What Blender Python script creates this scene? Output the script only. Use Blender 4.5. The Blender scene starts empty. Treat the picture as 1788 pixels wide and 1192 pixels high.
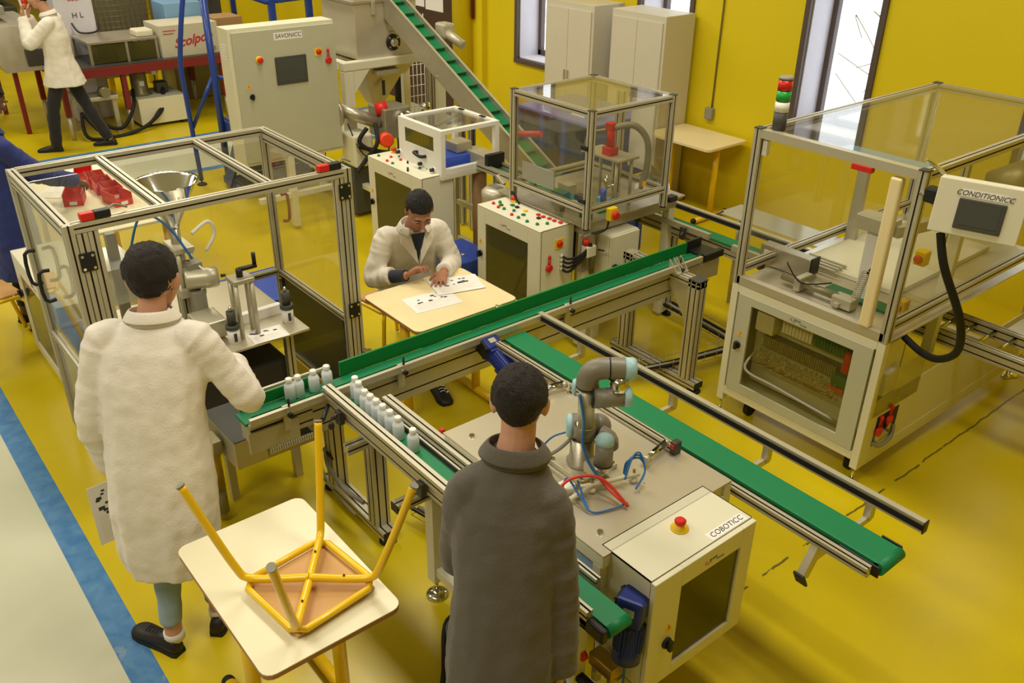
import bpy, bmesh, math, random
from mathutils import Vector, Matrix, noise, Euler
random.seed(4)
PI=math.pi
S=bpy.context.scene; COL=S.collection
# ---------------- camera ----------------
F=1540.; PITCH=math.radians(28.45); ROLL=math.radians(.76); YAW=math.radians(-50.6)
_a=math.radians(90)-YAW
_fh=Vector((math.cos(_a),math.sin(_a),0)); _rt=Vector((math.sin(_a),-math.cos(_a),0))
_fw=_fh*math.cos(PITCH)-Vector((0,0,math.sin(PITCH))); _up=_rt.cross(_fw)
_R=math.cos(ROLL)*_rt+math.sin(ROLL)*_up; _U=-math.sin(ROLL)*_rt+math.cos(ROLL)*_up
cam=bpy.data.cameras.new('camera'); co=bpy.data.objects.new('camera',cam); COL.objects.link(co)
cam.sensor_width=36; cam.lens=F/1788*36; cam.clip_start=.05; cam.clip_end=200
co.matrix_world=Matrix(((_R.x,_U.x,-_fw.x,0),(_R.y,_U.y,-_fw.y,0),(_R.z,_U.z,-_fw.z,3.0),(0,0,0,1)))
S.camera=co
# ---------------- light ----------------
S.view_settings.view_transform='Standard'; S.view_settings.look='None'
S.cycles.transparent_max_bounces=40; S.view_settings.exposure=-.2; S.view_settings.gamma=1; S.view_settings.use_curve_mapping=False
W=bpy.data.worlds.new('world'); S.world=W; W.use_nodes=True
W.node_tree.nodes['Background'].inputs[0].default_value=(.86,.93,1,1)
W.node_tree.nodes['Background'].inputs[1].default_value=3.2
def area(name,loc,sx,sy,power,color,rot=(0,0,0)):
    l=bpy.data.lights.new(name,'AREA'); l.shape='RECTANGLE'; l.size=sx; l.size_y=sy; l.energy=power; l.color=color
    o=bpy.data.objects.new(name,l); COL.objects.link(o); o.location=loc; o.rotation_euler=rot; return o
WARM=(1,.93,.80)
for i,(x,y) in enumerate([(-2,3.2),(-6.5,3.2),(-11,3.2),(-2,-1.5),(-7,-1.5),(-13,-1),(-17,3.5)]):
    area('ceiling_lamp_light',(x,y,5.4),3.0,.9,150,WARM)
# ---------------- materials ----------------
def srgb(h):
    h=h.lstrip('#'); c=[int(h[i:i+2],16)/255 for i in (0,2,4)]
    return tuple(v/12.92 if v<=.04045 else ((v+.055)/1.055)**2.4 for v in c)+(1,)
def mat(name,col,rough=.5,metal=0,var=.06,vs=6,bump=0,bs=40,alpha=1,trans=0,emit=0,spec=.5,coat=0,ior=1.45):
    m=bpy.data.materials.new(name); m.use_nodes=True; nt=m.node_tree; b=nt.nodes['Principled BSDF']
    c=srgb(col) if isinstance(col,str) else col
    b.inputs['Roughness'].default_value=rough; b.inputs['Metallic'].default_value=metal
    b.inputs['Alpha'].default_value=alpha; b.inputs['Specular IOR Level'].default_value=spec
    b.inputs['Transmission Weight'].default_value=trans; b.inputs['Coat Weight'].default_value=coat; b.inputs['IOR'].default_value=ior
    tc=nt.nodes.new('ShaderNodeTexCoord')
    if var>0:
        n=nt.nodes.new('ShaderNodeTexNoise'); n.inputs['Scale'].default_value=vs; n.inputs['Detail'].default_value=4
        r=nt.nodes.new('ShaderNodeMapRange'); r.inputs['To Min'].default_value=1-var; r.inputs['To Max'].default_value=1+var
        mx=nt.nodes.new('ShaderNodeMix'); mx.data_type='RGBA'; mx.blend_type='MULTIPLY'; mx.inputs['Factor'].default_value=1
        mx.inputs['A'].default_value=c
        nt.links.new(tc.outputs['Object'],n.inputs['Vector']); nt.links.new(n.outputs['Fac'],r.inputs['Value'])
        nt.links.new(r.outputs['Result'],mx.inputs['B']); nt.links.new(mx.outputs['Result'],b.inputs['Base Color'])
    else: b.inputs['Base Color'].default_value=c
    if bump>0:
        n2=nt.nodes.new('ShaderNodeTexNoise'); n2.inputs['Scale'].default_value=bs; n2.inputs['Detail'].default_value=5
        bp=nt.nodes.new('ShaderNodeBump'); bp.inputs['Strength'].default_value=bump; bp.inputs['Distance'].default_value=.01
        nt.links.new(tc.outputs['Object'],n2.inputs['Vector']); nt.links.new(n2.outputs['Fac'],bp.inputs['Height']); nt.links.new(bp.outputs['Normal'],b.inputs['Normal'])
    if emit>0: b.inputs['Emission Color'].default_value=c; b.inputs['Emission Strength'].default_value=emit
    return m
def glass(name,col,rough=.02,a=.12,tint=None):
    m=bpy.data.materials.new(name); m.use_nodes=True; nt=m.node_tree; nt.nodes.clear()
    o=nt.nodes.new('ShaderNodeOutputMaterial'); t=nt.nodes.new('ShaderNodeBsdfTransparent'); g=nt.nodes.new('ShaderNodeBsdfGlossy')
    d=nt.nodes.new('ShaderNodeBsdfDiffuse'); mx=nt.nodes.new('ShaderNodeMixShader'); m2=nt.nodes.new('ShaderNodeMixShader'); lw=nt.nodes.new('ShaderNodeLayerWeight'); pw=nt.nodes.new('ShaderNodeMath'); pw.operation='POWER'; pw.inputs[1].default_value=4.5; fr=nt.nodes.new('ShaderNodeMath'); fr.operation='MULTIPLY_ADD'; fr.inputs[1].default_value=.75; fr.inputs[2].default_value=.035
    lw.inputs[0].default_value=.5; nt.links.new(lw.outputs['Facing'],pw.inputs[0]); nt.links.new(pw.outputs[0],fr.inputs[0]); t.inputs[0].default_value=srgb(tint or col); g.inputs['Roughness'].default_value=rough; d.inputs[0].default_value=srgb(col)
    m2.inputs[0].default_value=a
    nt.links.new(t.outputs[0],m2.inputs[1]); nt.links.new(d.outputs[0],m2.inputs[2]); nt.links.new(fr.outputs[0],mx.inputs[0])
    nt.links.new(m2.outputs[0],mx.inputs[1]); nt.links.new(g.outputs[0],mx.inputs[2]); nt.links.new(mx.outputs[0],o.inputs[0]); return m
M=dict(
 alu=mat('aluminium','#c3bda6',.38,.45,.04), slot=mat('slot_shadow_rubber','#35322b',.7), steel=mat('brushed_steel','#b3ac98',.32,.6,.1,14,.05,160),
 sheet=mat('stainless_sheet','#c9c1aa',.3,.45,.12,3,.04,300), chrome=mat('chrome','#d8d8d4',.1,1,0), cream=mat('cream_enamel','#dcd8bf',.42,0,.03),
 grey=mat('grey_door_enamel','#b9b9a2',.42,0,.03), white=mat('white_enamel','#e9e7df',.4,0,.03), panelw=mat('white_plastic','#eceae0',.45,0,.02),
 green=mat('green_belt','#0d7a4a',.5,0,.05,8), greenw=mat('green_guide','#0c7a33',.5,0,.05,8), black=mat('black_plastic','#1b1a18',.45), rubber=mat('black_rubber','#161514',.7),
 dgrey=mat('dark_grey','#45453f',.55), red=mat('red_plastic','#cf2318',.4), yel=mat('yellow_plastic','#efc91c',.4), ypaint=mat('yellow_tube_paint','#f0c413',.28,0,.04,coat=.3),
 blue=mat('blue_enamel','#1f3c8e',.35,0,.06,coat=.2), dblue=mat('dark_blue_motor','#1a2c75',.38,0,.08), lblue=mat('pale_blue_plastic','#9fc3c8',.4), btube=mat('blue_pneumatic_tube','#2f6cae',.35),
 rtube=mat('red_pneumatic_tube','#d33a26',.35), gtube=mat('grey_conduit','#8e8b7c',.5), wplast=mat('white_paper','#ece9e4',.7,0,.02), wood=mat('plywood','#c89b5e',.55,0,.15,5), edge=mat('wood_edge','#a97a45',.6,0,.1),
 top=mat('cream_laminate','#ead9a8',.42,0,.03), top2=mat('cream_white_laminate','#e9e2c0',.42,0,.03), ink=mat('dark_ink','#3a3a40',.6), inkr=mat('red_ink','#b4303a',.6), inkb=mat('blue_ink','#4a5a9a',.6),
 clear=glass('clear_acrylic','#ffffff',.02,.022,'#f6f5ee'), tintg=glass('lightly_tinted_glass','#8a8660',.04,.02,'#f0eedc'), smoke=glass('smoked_glass','#77733f',.05,.3,'#c4bf96'), dark=glass('dark_tinted_panel','#262a33',.05,.6,'#343842'), cloudy=glass('cloudy_acrylic','#d8d8cc',.1,.4),
 screen=mat('screen_glass','#4a4d48',.2), bottle=mat('frosted_white_plastic','#dfe8ee',.4,0,0,trans=.0,coat=.1), robot=mat('robot_grey','#7d7869',.4), brass=mat('brass','#b89a55',.3,.8),
 brown=mat('brown_door_paint','#4b3726',.6,0,.05), casing=mat('dark_window_casing','#574a44',.5), reveal=mat('pale_reveal','#d6d3dc',.6), gpcb=mat('green_circuit','#2c6a3c',.5), orange=mat('orange_plastic','#ee4a22',.4),
 lamp_r=mat('red_beacon_lens','#c8231c',.25,0,0), lamp_g=mat('green_beacon_lens','#1fa33c',.25,0,0), card=mat('brown_cardboard','#a9855a',.8), wcard=mat('white_cardboard','#c5bfa8',.8), redp=mat('dark_red_paint','#7c211b',.5),
 skyb=mat('sky_blue_sheet','#7fa9d2',.4), locker=mat('grey_locker_paint','#cfc8b2',.5,0,.03), warn=mat('warning_yellow','#f0b020',.5), dark_belt=mat('dark_metal','#4d4b45',.4,.4), lav=mat('bluish_glass_top','#6a70b8',.15,0,.02,coat=.4),
 bluebox=mat('blue_moulded_plastic','#2c50c8',.3,0,.05,coat=.5),olive=mat('olive_metal','#8f8766',.4,.4),
)
# ---------------- mesh builder ----------------
class MB:
    def __init__(s): s.bm=bmesh.new(); s.mi=0
    def _t(s,fs):
        for f in fs: f.material_index=s.mi
    def box(s,x0,x1,y0,y1,z0,z1,bev=0):
        x0,x1=min(x0,x1),max(x0,x1); y0,y1=min(y0,y1),max(y0,y1); z0,z1=min(z0,z1),max(z0,z1)
        r=bmesh.ops.create_cube(s.bm,size=1,matrix=Matrix.Translation(((x0+x1)/2,(y0+y1)/2,(z0+z1)/2))@Matrix.Diagonal((x1-x0,y1-y0,z1-z0,1)))
        vs=r['verts']; fs=list({f for v in vs for f in v.link_faces})
        if bev>0:
            es=list({e for v in vs for e in v.link_edges})
            q=bmesh.ops.bevel(s.bm,geom=es,offset=min(bev,.45*min(x1-x0,y1-y0,z1-z0)),segments=2,affect='EDGES',profile=.5)
            fs=[f for f in fs if f.is_valid]+q['faces']
        s._t(fs); return s
    def quadbox(s,c,size,rot=None,bev=0):
        n0=set(s.bm.verts); sx,sy,sz=size; s.box(-sx/2,sx/2,-sy/2,sy/2,-sz/2,sz/2,bev)
        mt=Matrix.Translation(c)@(rot.to_4x4() if rot else Matrix.Identity(4))
        bmesh.ops.transform(s.bm,matrix=mt,verts=[v for v in s.bm.verts if v not in n0]); return s
    def frust(s,p0,p1,r0,r1,seg=20,caps=True):
        p0,p1=Vector(p0),Vector(p1); d=(p1-p0); z=d.normalized(); q=z.to_track_quat('Z','Y'); rings=[]
        for p,r in ((p0,r0),(p1,r1)): rings.append([s.bm.verts.new(p+q@Vector((math.cos(2*PI*i/seg)*r,math.sin(2*PI*i/seg)*r,0))) for i in range(seg)])
        fs=[s.bm.faces.new((rings[0][i],rings[0][(i+1)%seg],rings[1][(i+1)%seg],rings[1][i])) for i in range(seg)]
        for f in fs: f.smooth=True
        if caps: fs+=[s.bm.faces.new(rings[0][::-1]),s.bm.faces.new(rings[1])]
        s._t(fs); return s
    def cyl(s,p0,p1,r,seg=20): return s.frust(p0,p1,r,r,seg)
    def lathe(s,o,axis,prof,seg=28):
        o=Vector(o); q=Vector(axis).normalized().to_track_quat('Z','Y'); rings=[]
        for r,h in prof: rings.append([s.bm.verts.new(o+q@Vector((math.cos(2*PI*i/seg)*max(r,1e-4),math.sin(2*PI*i/seg)*max(r,1e-4),h))) for i in range(seg)])
        fs=[]
        for a,b in zip(rings,rings[1:]):
            for i in range(seg):
                f=s.bm.faces.new((a[i],a[(i+1)%seg],b[(i+1)%seg],b[i])); f.smooth=True; fs.append(f)
        fs+=[s.bm.faces.new(rings[0][::-1]),s.bm.faces.new(rings[-1])]; s._t(fs); return s
    def sph(s,c,r,u=20,v=12,rot=None):
        rr=(r,r,r) if not hasattr(r,'__len__') else r
        q=bmesh.ops.create_uvsphere(s.bm,u_segments=u,v_segments=v,radius=1,matrix=Matrix.Translation(c)@(rot.to_4x4() if rot else Matrix.Identity(4))@Matrix.Diagonal((*rr,1)))
        fs=list({f for w in q['verts'] for f in w.link_faces})
        for f in fs: f.smooth=True
        s._t(fs); return s
    def loft(s,rings,closed=True,caps=True):
        R=[[s.bm.verts.new(p) for p in r] for r in rings]; n=len(R[0]); fs=[]
        for a,b in zip(R,R[1:]):
            for i in range(n if closed else n-1):
                f=s.bm.faces.new((a[i],a[(i+1)%n],b[(i+1)%n],b[i])); f.smooth=True; fs.append(f)
        if caps and closed:
            fs+=[s.bm.faces.new(R[0][::-1]),s.bm.faces.new(R[-1])]
        s._t(fs); return s
    def tube(s,pts,r,seg=10,sub=8,smooth=True):
        pts=[Vector(p) for p in pts]; rad=r if hasattr(r,'__len__') else [r]*len(pts)
        if smooth and len(pts)>2:
            P=[];Q=[]
            for i in range(len(pts)-1):
                a=pts[max(i-1,0)];b=pts[i];c=pts[i+1];d=pts[min(i+2,len(pts)-1)]
                for k in range(sub):
                    t=k/sub; P.append(.5*((2*b)+(c-a)*t+(2*a-5*b+4*c-d)*t*t+(3*b-a-3*c+d)*t**3)); Q.append(rad[i]*(1-t)+rad[i+1]*t)
            P.append(pts[-1]);Q.append(rad[-1])
        else: P,Q=pts,list(rad)
        rings=[];ref=None
        for i,p in enumerate(P):
            t=(P[min(i+1,len(P)-1)]-P[max(i-1,0)]).normalized()
            if ref is None: ref=t.orthogonal().normalized()
            ref=(ref-t*ref.dot(t)).normalized(); bi=t.cross(ref)
            rings.append([p+ref*math.cos(2*PI*k/seg)*Q[i]+bi*math.sin(2*PI*k/seg)*Q[i] for k in range(seg)])
        return s.loft(rings)
    def poly(s,pts,d):   # planar polygon extruded by vector d
        d=Vector(d); a=[s.bm.verts.new(Vector(p)) for p in pts]; b=[s.bm.verts.new(Vector(p)+d) for p in pts]; n=len(a)
        fs=[s.bm.faces.new(a[::-1]),s.bm.faces.new(b)]+[s.bm.faces.new((a[i],a[(i+1)%n],b[(i+1)%n],b[i])) for i in range(n)]
        s._t(fs); return s
    def prof(s,p0,p1,w=.04,h=.04,slots=True,up=None):   # slotted aluminium extrusion, w across, h up
        p0,p1=Vector(p0),Vector(p1); d=(p1-p0).normalized()
        up=Vector(up) if up else (Vector((0,0,1)) if abs(d.z)<.9 else Vector((1,0,0)))
        sd=d.cross(up).normalized(); up=sd.cross(d).normalized(); g=.004; dp=.007
        def side(L,n):  # points along one side 0..L with notches
            o=[(0,0,0)]
            if slots:
                for k in range(n):
                    c=L*(k+.5)/n; o+=[(c-g,0,0),(c-g,dp,1),(c+g,dp,1),(c+g,0,0)]
            return o
        nw,nh=(1 if w<.062 else 2),(1 if h<.062 else 2); pts=[]
        for (ox,oy),(dx,dy),(nx,ny),L,n in (((-w/2,-h/2),(1,0),(0,1),w,nw),((w/2,-h/2),(0,1),(-1,0),h,nh),((w/2,h/2),(-1,0),(0,-1),w,nw),((-w/2,h/2),(0,-1),(1,0),h,nh)):
            for t,e,m in side(L,n): pts.append((ox+dx*t+nx*e,oy+dy*t+ny*e,m))
        a=[s.bm.verts.new(p0+sd*x+up*y) for x,y,m in pts]; b=[s.bm.verts.new(p1+sd*x+up*y) for x,y,m in pts]; n=len(a)
        for i in range(n):
            j=(i+1)%n; f=s.bm.faces.new((a[i],b[i],b[j],a[j])); f.material_index=1 if (pts[i][2] or pts[j][2]) and slots else s.mi
        for r,o in ((a,1),(b,-1)):
            f=s.bm.faces.new(r[::o]); f.material_index=s.mi
        return s
    def xform(s,m): bmesh.ops.transform(s.bm,matrix=m,verts=s.bm.verts[:]); return s
    def build(s,name,m,parent=None,label=None):
        me=bpy.data.meshes.new(name); off=None
        if parent is not None:
            r=parent
            while r.parent: r=r.parent
            off=Vector(r.get('_o',(0,0,0)))
            if off.length>0: bmesh.ops.translate(s.bm,vec=-off,verts=s.bm.verts[:])
        bmesh.ops.recalc_face_normals(s.bm,faces=s.bm.faces[:]); s.bm.to_mesh(me); s.bm.free()
        ms=m if isinstance(m,(list,tuple)) else [m]
        for q in ms: me.materials.append(M[q] if isinstance(q,str) else q)
        o=bpy.data.objects.new(name,me); COL.objects.link(o); o.parent=parent
        if label: o['label']=label
        return o
AL=['alu','slot']
def thing(name,label,cat,loc=(0,0,0),group=None):
    o=bpy.data.objects.new(name,None); o.empty_display_size=.1; COL.objects.link(o); o.location=loc; o['_o']=tuple(float(v) for v in loc); o['label']=label; o['category']=cat
    if group: o['group']=group
    return o
def tag(o,label,cat,group=None,kind=None):
    o['label']=label; o['category']=cat
    if group: o['group']=group
    if kind: o['kind']=kind
    return o
def solo(mb,name,m,label,cat,base,group=None):  # a thing that is one mesh; origin at base
    bmesh.ops.translate(mb.bm,vec=-Vector(base),verts=mb.bm.verts[:]); o=mb.build(name,m); o.location=base; return tag(o,label,cat,group)
def struct(mb,name,m): o=mb.build(name,m); o['kind']='structure'; return o
def dup(root,loc=None,rot=None,label=None,group=None):
    def cp(o,p):
        c=o.copy(); COL.objects.link(c); c.parent=p
        for ch in o.children: cp(ch,c)
        return c
    r=cp(root,None)
    if loc is not None: r.location=loc
    if rot is not None: r.rotation_euler=rot
    if label: r['label']=label
    if group: r['group']=group
    return r
def text(s,size,o,xdir,ydir,mt,parent,name='lettering',ext=.0006,shear=0,label=None,bold=0,center=True):
    cu=bpy.data.curves.new(name,'FONT'); cu.body=s; cu.size=size; cu.extrude=ext; cu.shear=shear; cu.offset=bold
    if center: cu.align_x='CENTER'; cu.align_y='CENTER'
    t=bpy.data.objects.new(name,cu); COL.objects.link(t)
    x=Vector(xdir).normalized(); y=Vector(ydir).normalized(); z=x.cross(y); mt4=Matrix((x,y,z)).transposed().to_4x4(); mt4.translation=Vector(o)
    dg=bpy.context.evaluated_depsgraph_get(); me=bpy.data.meshes.new_from_object(t.evaluated_get(dg)); bpy.data.objects.remove(t); bpy.data.curves.remove(cu)
    me.transform(mt4)
    r=parent
    while r and r.parent: r=r.parent
    if r: me.transform(Matrix.Translation(-Vector(r.get('_o',(0,0,0)))))
    me.materials.clear(); me.materials.append(M[mt]); ob=bpy.data.objects.new(name,me); COL.objects.link(ob); ob.parent=parent
    if label: ob['label']=label
    return ob
def foot(parent,x,y,z,r=.035,m='rubber'):
    MB().lathe((x,y,0),(0,0,1),[(r,0),(r,.008),(r*.8,.018),(.012,.024)]).cyl((x,y,.02),(x,y,z),.008,10).build('levelling_foot',m,parent)
# ---------------- setting ----------------
def floor_mat():
    m=bpy.data.materials.new('painted_epoxy_floor'); m.use_nodes=True; nt=m.node_tree; b=nt.nodes['Principled BSDF']; L=nt.links
    tc=nt.nodes.new('ShaderNodeTexCoord'); sp=nt.nodes.new('ShaderNodeSeparateXYZ'); L.new(tc.outputs['Object'],sp.inputs[0])
    def mth(op,a,b_=None):
        n=nt.nodes.new('ShaderNodeMath'); n.operation=op
        for i,v in enumerate((a,b_)):
            if v is None: continue
            if isinstance(v,(int,float)): n.inputs[i].default_value=v
            else: L.new(v,n.inputs[i])
        return n.outputs[0]
    X,Y=sp.outputs[0],sp.outputs[1]
    # zone 1 : X>-9.42 and Y>.52 ; zone 2: X<-10.8 and Y>.52
    def zone(e):
        a=mth('MULTIPLY',mth('GREATER_THAN',X,-9.38-e),mth('GREATER_THAN',Y,.525-e))
        c=mth('MULTIPLY',mth('LESS_THAN',X,-10.85+e),mth('GREATER_THAN',Y,.525-e)); return mth('MAXIMUM',a,c)
    yz=zone(0); bz=zone(.125)
    def noi(sc,d,det=6):
        n=nt.nodes.new('ShaderNodeTexNoise'); n.inputs['Scale'].default_value=sc; n.inputs['Detail'].default_value=det; n.inputs['Distortion'].default_value=d; L.new(tc.outputs['Object'],n.inputs['Vector']); return n.outputs['Fac']
    def ramp(f,p0,c0,p1,c1):
        r=nt.nodes.new('ShaderNodeValToRGB'); r.color_ramp.elements[0].position=p0; r.color_ramp.elements[0].color=srgb(c0); r.color_ramp.elements[1].position=p1; r.color_ramp.elements[1].color=srgb(c1); L.new(f,r.inputs[0]); return r.outputs[0]
    def mix(f,a,b2,bt='MIX'):
        n=nt.nodes.new('ShaderNodeMix'); n.data_type='RGBA'; n.blend_type=bt
        if isinstance(f,(int,float)): n.inputs['Factor'].default_value=f
        else: L.new(f,n.inputs['Factor'])
        for k,v in (('A',a),('B',b2)):
            if isinstance(v,tuple): n.inputs[k].default_value=v
            else: L.new(v,n.inputs[k])
        return n.outputs['Result']
    yel=ramp(noi(.9,.6),.3,'#bfa80c',.75,'#d3be0a'); yel=mix(ramp(noi(5,1.5,8),.62,'#000000',.8,'#2e2e2e'),yel,srgb('#8f7d22'))
    grey=ramp(noi(1.5,.4),.3,'#bdbda4',.7,'#cbcbb4'); blue=ramp(noi(14,.5,8),.35,'#3c74ac',.75,'#5b8db8')
    blue=mix(ramp(noi(3,2,9),.62,'#000000',.68,'#999999'),blue,srgb('#a8b4b4'))
    c=mix(bz,grey,blue); c=mix(yz,c,yel)
    c=mix(ramp(noi(38,0,3),.72,'#000000',.78,'#666666'),c,srgb('#77704a'))  # specks
    # slab joint crack along Y at x=-1.68
    wob=mth('MULTIPLY',mth('SUBTRACT',noi(9,0,5),.5),.03)
    cr=mth('LESS_THAN',mth('ABSOLUTE',mth('ADD',mth('ADD',X,1.70),wob)),.006)
    cr=mth('MULTIPLY',cr,mth('GREATER_THAN',noi(7,.5),.42))
    c=mix(cr,c,srgb('#6a5f25')); L.new(c,b.inputs['Base Color'])
    r=nt.nodes.new('ShaderNodeMapRange'); r.inputs['To Min'].default_value=.22; r.inputs['To Max'].default_value=.42; L.new(noi(2.5,1),r.inputs['Value']); L.new(r.outputs[0],b.inputs['Roughness'])
    bp=nt.nodes.new('ShaderNodeBump'); bp.inputs['Strength'].default_value=.12; bp.inputs['Distance'].default_value=.01; L.new(noi(3,1,4),bp.inputs['Height']); L.new(bp.outputs[0],b.inputs['Normal'])
    return m
M['floor']=floor_mat(); M['wall']=mat('yellow_wall_paint','#dac406',.6,0,.04,1.2,.1,60); M['ceil']=mat('ceiling_paint','#d9d6c4',.8); M['wallw']=mat('pale_wall_paint','#d4d0be',.7)
XL,XR,YF,YB,ZC=-30,4,-8,6.92,6
struct(MB().box(XL,XR,YF,YB+.4,-.1,0),'floor','floor')
struct(MB().box(XL,XR,YF,YB+.4,ZC,ZC+.1),'ceiling','ceil')
struct(MB().box(XL-.1,XL,YF,YB+.4,0,ZC),'wall_left','wallw'); struct(MB().box(XR,XR+.1,YF,YB+.4,0,ZC),'wall_right','wall'); struct(MB().box(XL,XR,YF-.1,YF,0,ZC),'wall_front','wallw')
wins=[(-8.43,-7.70),(-6.49,-5.76),(-4.556,-3.82),(-2.62,-1.89)]; zb,zt=.96,3.6
w=MB(); e=[XL]+[v for a in wins for v in a]+[XR]
for i in range(0,len(e),2): w.box(e[i],e[i+1],YB,YB+.4,0,ZC)
for a,b in wins: w.box(a,b,YB,YB+.4,0,zb); w.box(a,b,YB,YB+.4,zt,ZC)
struct(w,'wall_back','wall')
M['pane']=glass('window_pane','#ffffff',.0,.01,'#ffffff')
for i,(a,b) in enumerate(wins):
    root=MB().box(a,a+.05,YB-.025,YB+.02,zb-.05,zt+.05).box(b-.05,b,YB-.025,YB+.02,zb-.05,zt+.05).box(a,b,YB-.03,YB+.02,zb-.05,zb).box(a,b,YB-.025,YB+.02,zt,zt+.05).build('window_%d'%(i+1),'casing'); root['kind']='structure'
    MB().box(a+.05,a+.06,YB+.02,YB+.4,zb,zt).box(b-.06,b-.05,YB+.02,YB+.4,zb,zt).box(a+.05,b-.05,YB+.02,YB+.4,zb,zb+.012).build('reveal','reveal',root)
    q=MB()
    for x0,x1,z0,z1 in ((a+.06,a+.11,zb,zt),(b-.11,b-.06,zb,zt),(a+.06,b-.06,zb+.01,zb+.07),(a+.06,b-.06,zt-.06,zt)): q.box(x0,x1,YB+.3,YB+.36,z0,z1)
    q.build('window_frame','casing',root); MB().box(a+.1,b-.1,YB+.325,YB+.332,zb+.05,zt-.05).build('pane','pane',root)
# trees outside the windows
out=MB(); rr=random.Random(3)
for i in range(26):
    x=-4.9+rr.uniform(-1.6,1.6); z=.9+rr.uniform(-.4,1.0); out.tube([(x,YB+3,z),(x+rr.uniform(-.5,.5),YB+3,z+rr.uniform(-.3,.6)),(x+rr.uniform(-.9,.9),YB+3.1,z+rr.uniform(-.3,.9))],.007,5,3)
solo(out,'bare_branches','gtube','thin bare grey branches outside the bright tall window','branches',(-4.9,YB+3,.0))
struct(MB().cyl((-9.3,YB-.14,0),(-9.3,YB-.14,ZC),.13,32),'trim_1','wall')
struct(MB().box(-9.2,-9.0,YB-.07,YB,0,ZC),'trim_2','wall')
struct(MB().cyl((-9.14,YB-.1,1.32),(-9.14,YB-.1,ZC),.02),'trim_3','redp')
d=MB().box(-11.9,-9.5,YB-.03,YB,0,2.25).build('door_1','brown'); d['kind']='structure'
MB().box(-10.75,-10.73,YB-.035,YB-.028,0,2.25).build('door_gap','slot',d)
MB().cyl((-10.5,YB-.09,.95),(-9.95,YB-.09,.89),.014).box(-9.97,-9.9,YB-.13,YB-.03,.8,1.0,.015).build('push_bar','alu',d)
MB().box(-10.55,-10.3,YB-.034,YB-.028,1.32,1.68).build('notice','wplast',d); MB().box(-10.27,-9.87,YB-.034,YB-.028,1.3,1.7).build('notice','wplast',d)
t=solo(MB().box(-9.48,-9.42,YB-.02,YB-.01,1.2,1.7,.003),'fire_sign','red','red rectangular fire sign on the wall beside the brown door','sign',(-9.45,YB-.02,1.2))
t=solo(MB().cyl((-9.45,YB-.02,1.05),(-9.45,YB-.035,1.05),.1),'round_sign','red','round red and white sign above the wall extinguisher','sign',(-9.45,YB-.02,.95))
MB().cyl((-9.45,YB-.035,1.05),(-9.45,YB-.038,1.05),.055).xform(Matrix.Translation((9.45,-(YB-.02),-.95))).build('sign_symbol','wplast',t)
t=thing('fire_extinguisher','red fire extinguisher hanging low beside the yellow column','fire extinguisher',(-9.5,YB-.1,.36))
MB().lathe((-9.5,YB-.1,.36),(0,0,1),[(.06,0),(.075,.02),(.075,.36),(.05,.42),(.02,.45)]).build('cylinder_body','red',t); MB().box(-9.53,-9.47,YB-.13,YB-.07,.8,.86,.01).build('valve','black',t)
MB().tube([(-9.5,YB-.12,.85),(-9.58,YB-.12,.75),(-9.59,YB-.12,.45)],.01).build('hose','rubber',t)
t=thing('wall_socket','grey surface socket box on the yellow wall with conduit above','socket',(-5.43,YB,.84))
MB().box(-5.475,-5.385,YB-.05,YB,.84,.95,.01).build('socket_box','gtube',t); MB().cyl((-5.42,YB-.012,.95),(-5.42,YB-.012,5.9),.008,8).build('conduit','olive',t)
for i,(x,y) in enumerate([(-2,3.2),(-6.5,3.2),(-11,3.2),(-2,-1.5),(-7,-1.5),(-13,-1),(-17,3.5)]): pass
# ---------------- lockers ----------------
def lockr(x0,x1,y0,y1,z,label):
    t=thing('metal_cupboard',label,'cupboard',((x0+x1)/2,(y0+y1)/2,0),'tall grey cupboards by the wall')
    MB().box(x0,x1,y0+.015,y1,0,z,.004).build('cabinet_body','locker',t); xm=(x0+x1)/2
    for a,b,s in ((x0+.03,xm-.002,1),(xm+.002,x1-.03,-1)):
        dd=MB().box(a,b,y0,y0+.018,.08,z-.06,.002).build('door','locker',t)
        MB().box((b-.03 if s>0 else a+.015),(b-.015 if s>0 else a+.03),y0-.02,y0,1.0,1.12,.004).build('handle','alu',dd)
lockr(-7.32,-6.6,6.4,6.84,1.78,'pale grey two-door cupboard in front of the far window'); lockr(-6.41,-5.71,6.46,6.88,1.78,'pale grey two-door cupboard with bright top, nearest the small wall table')
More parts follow.
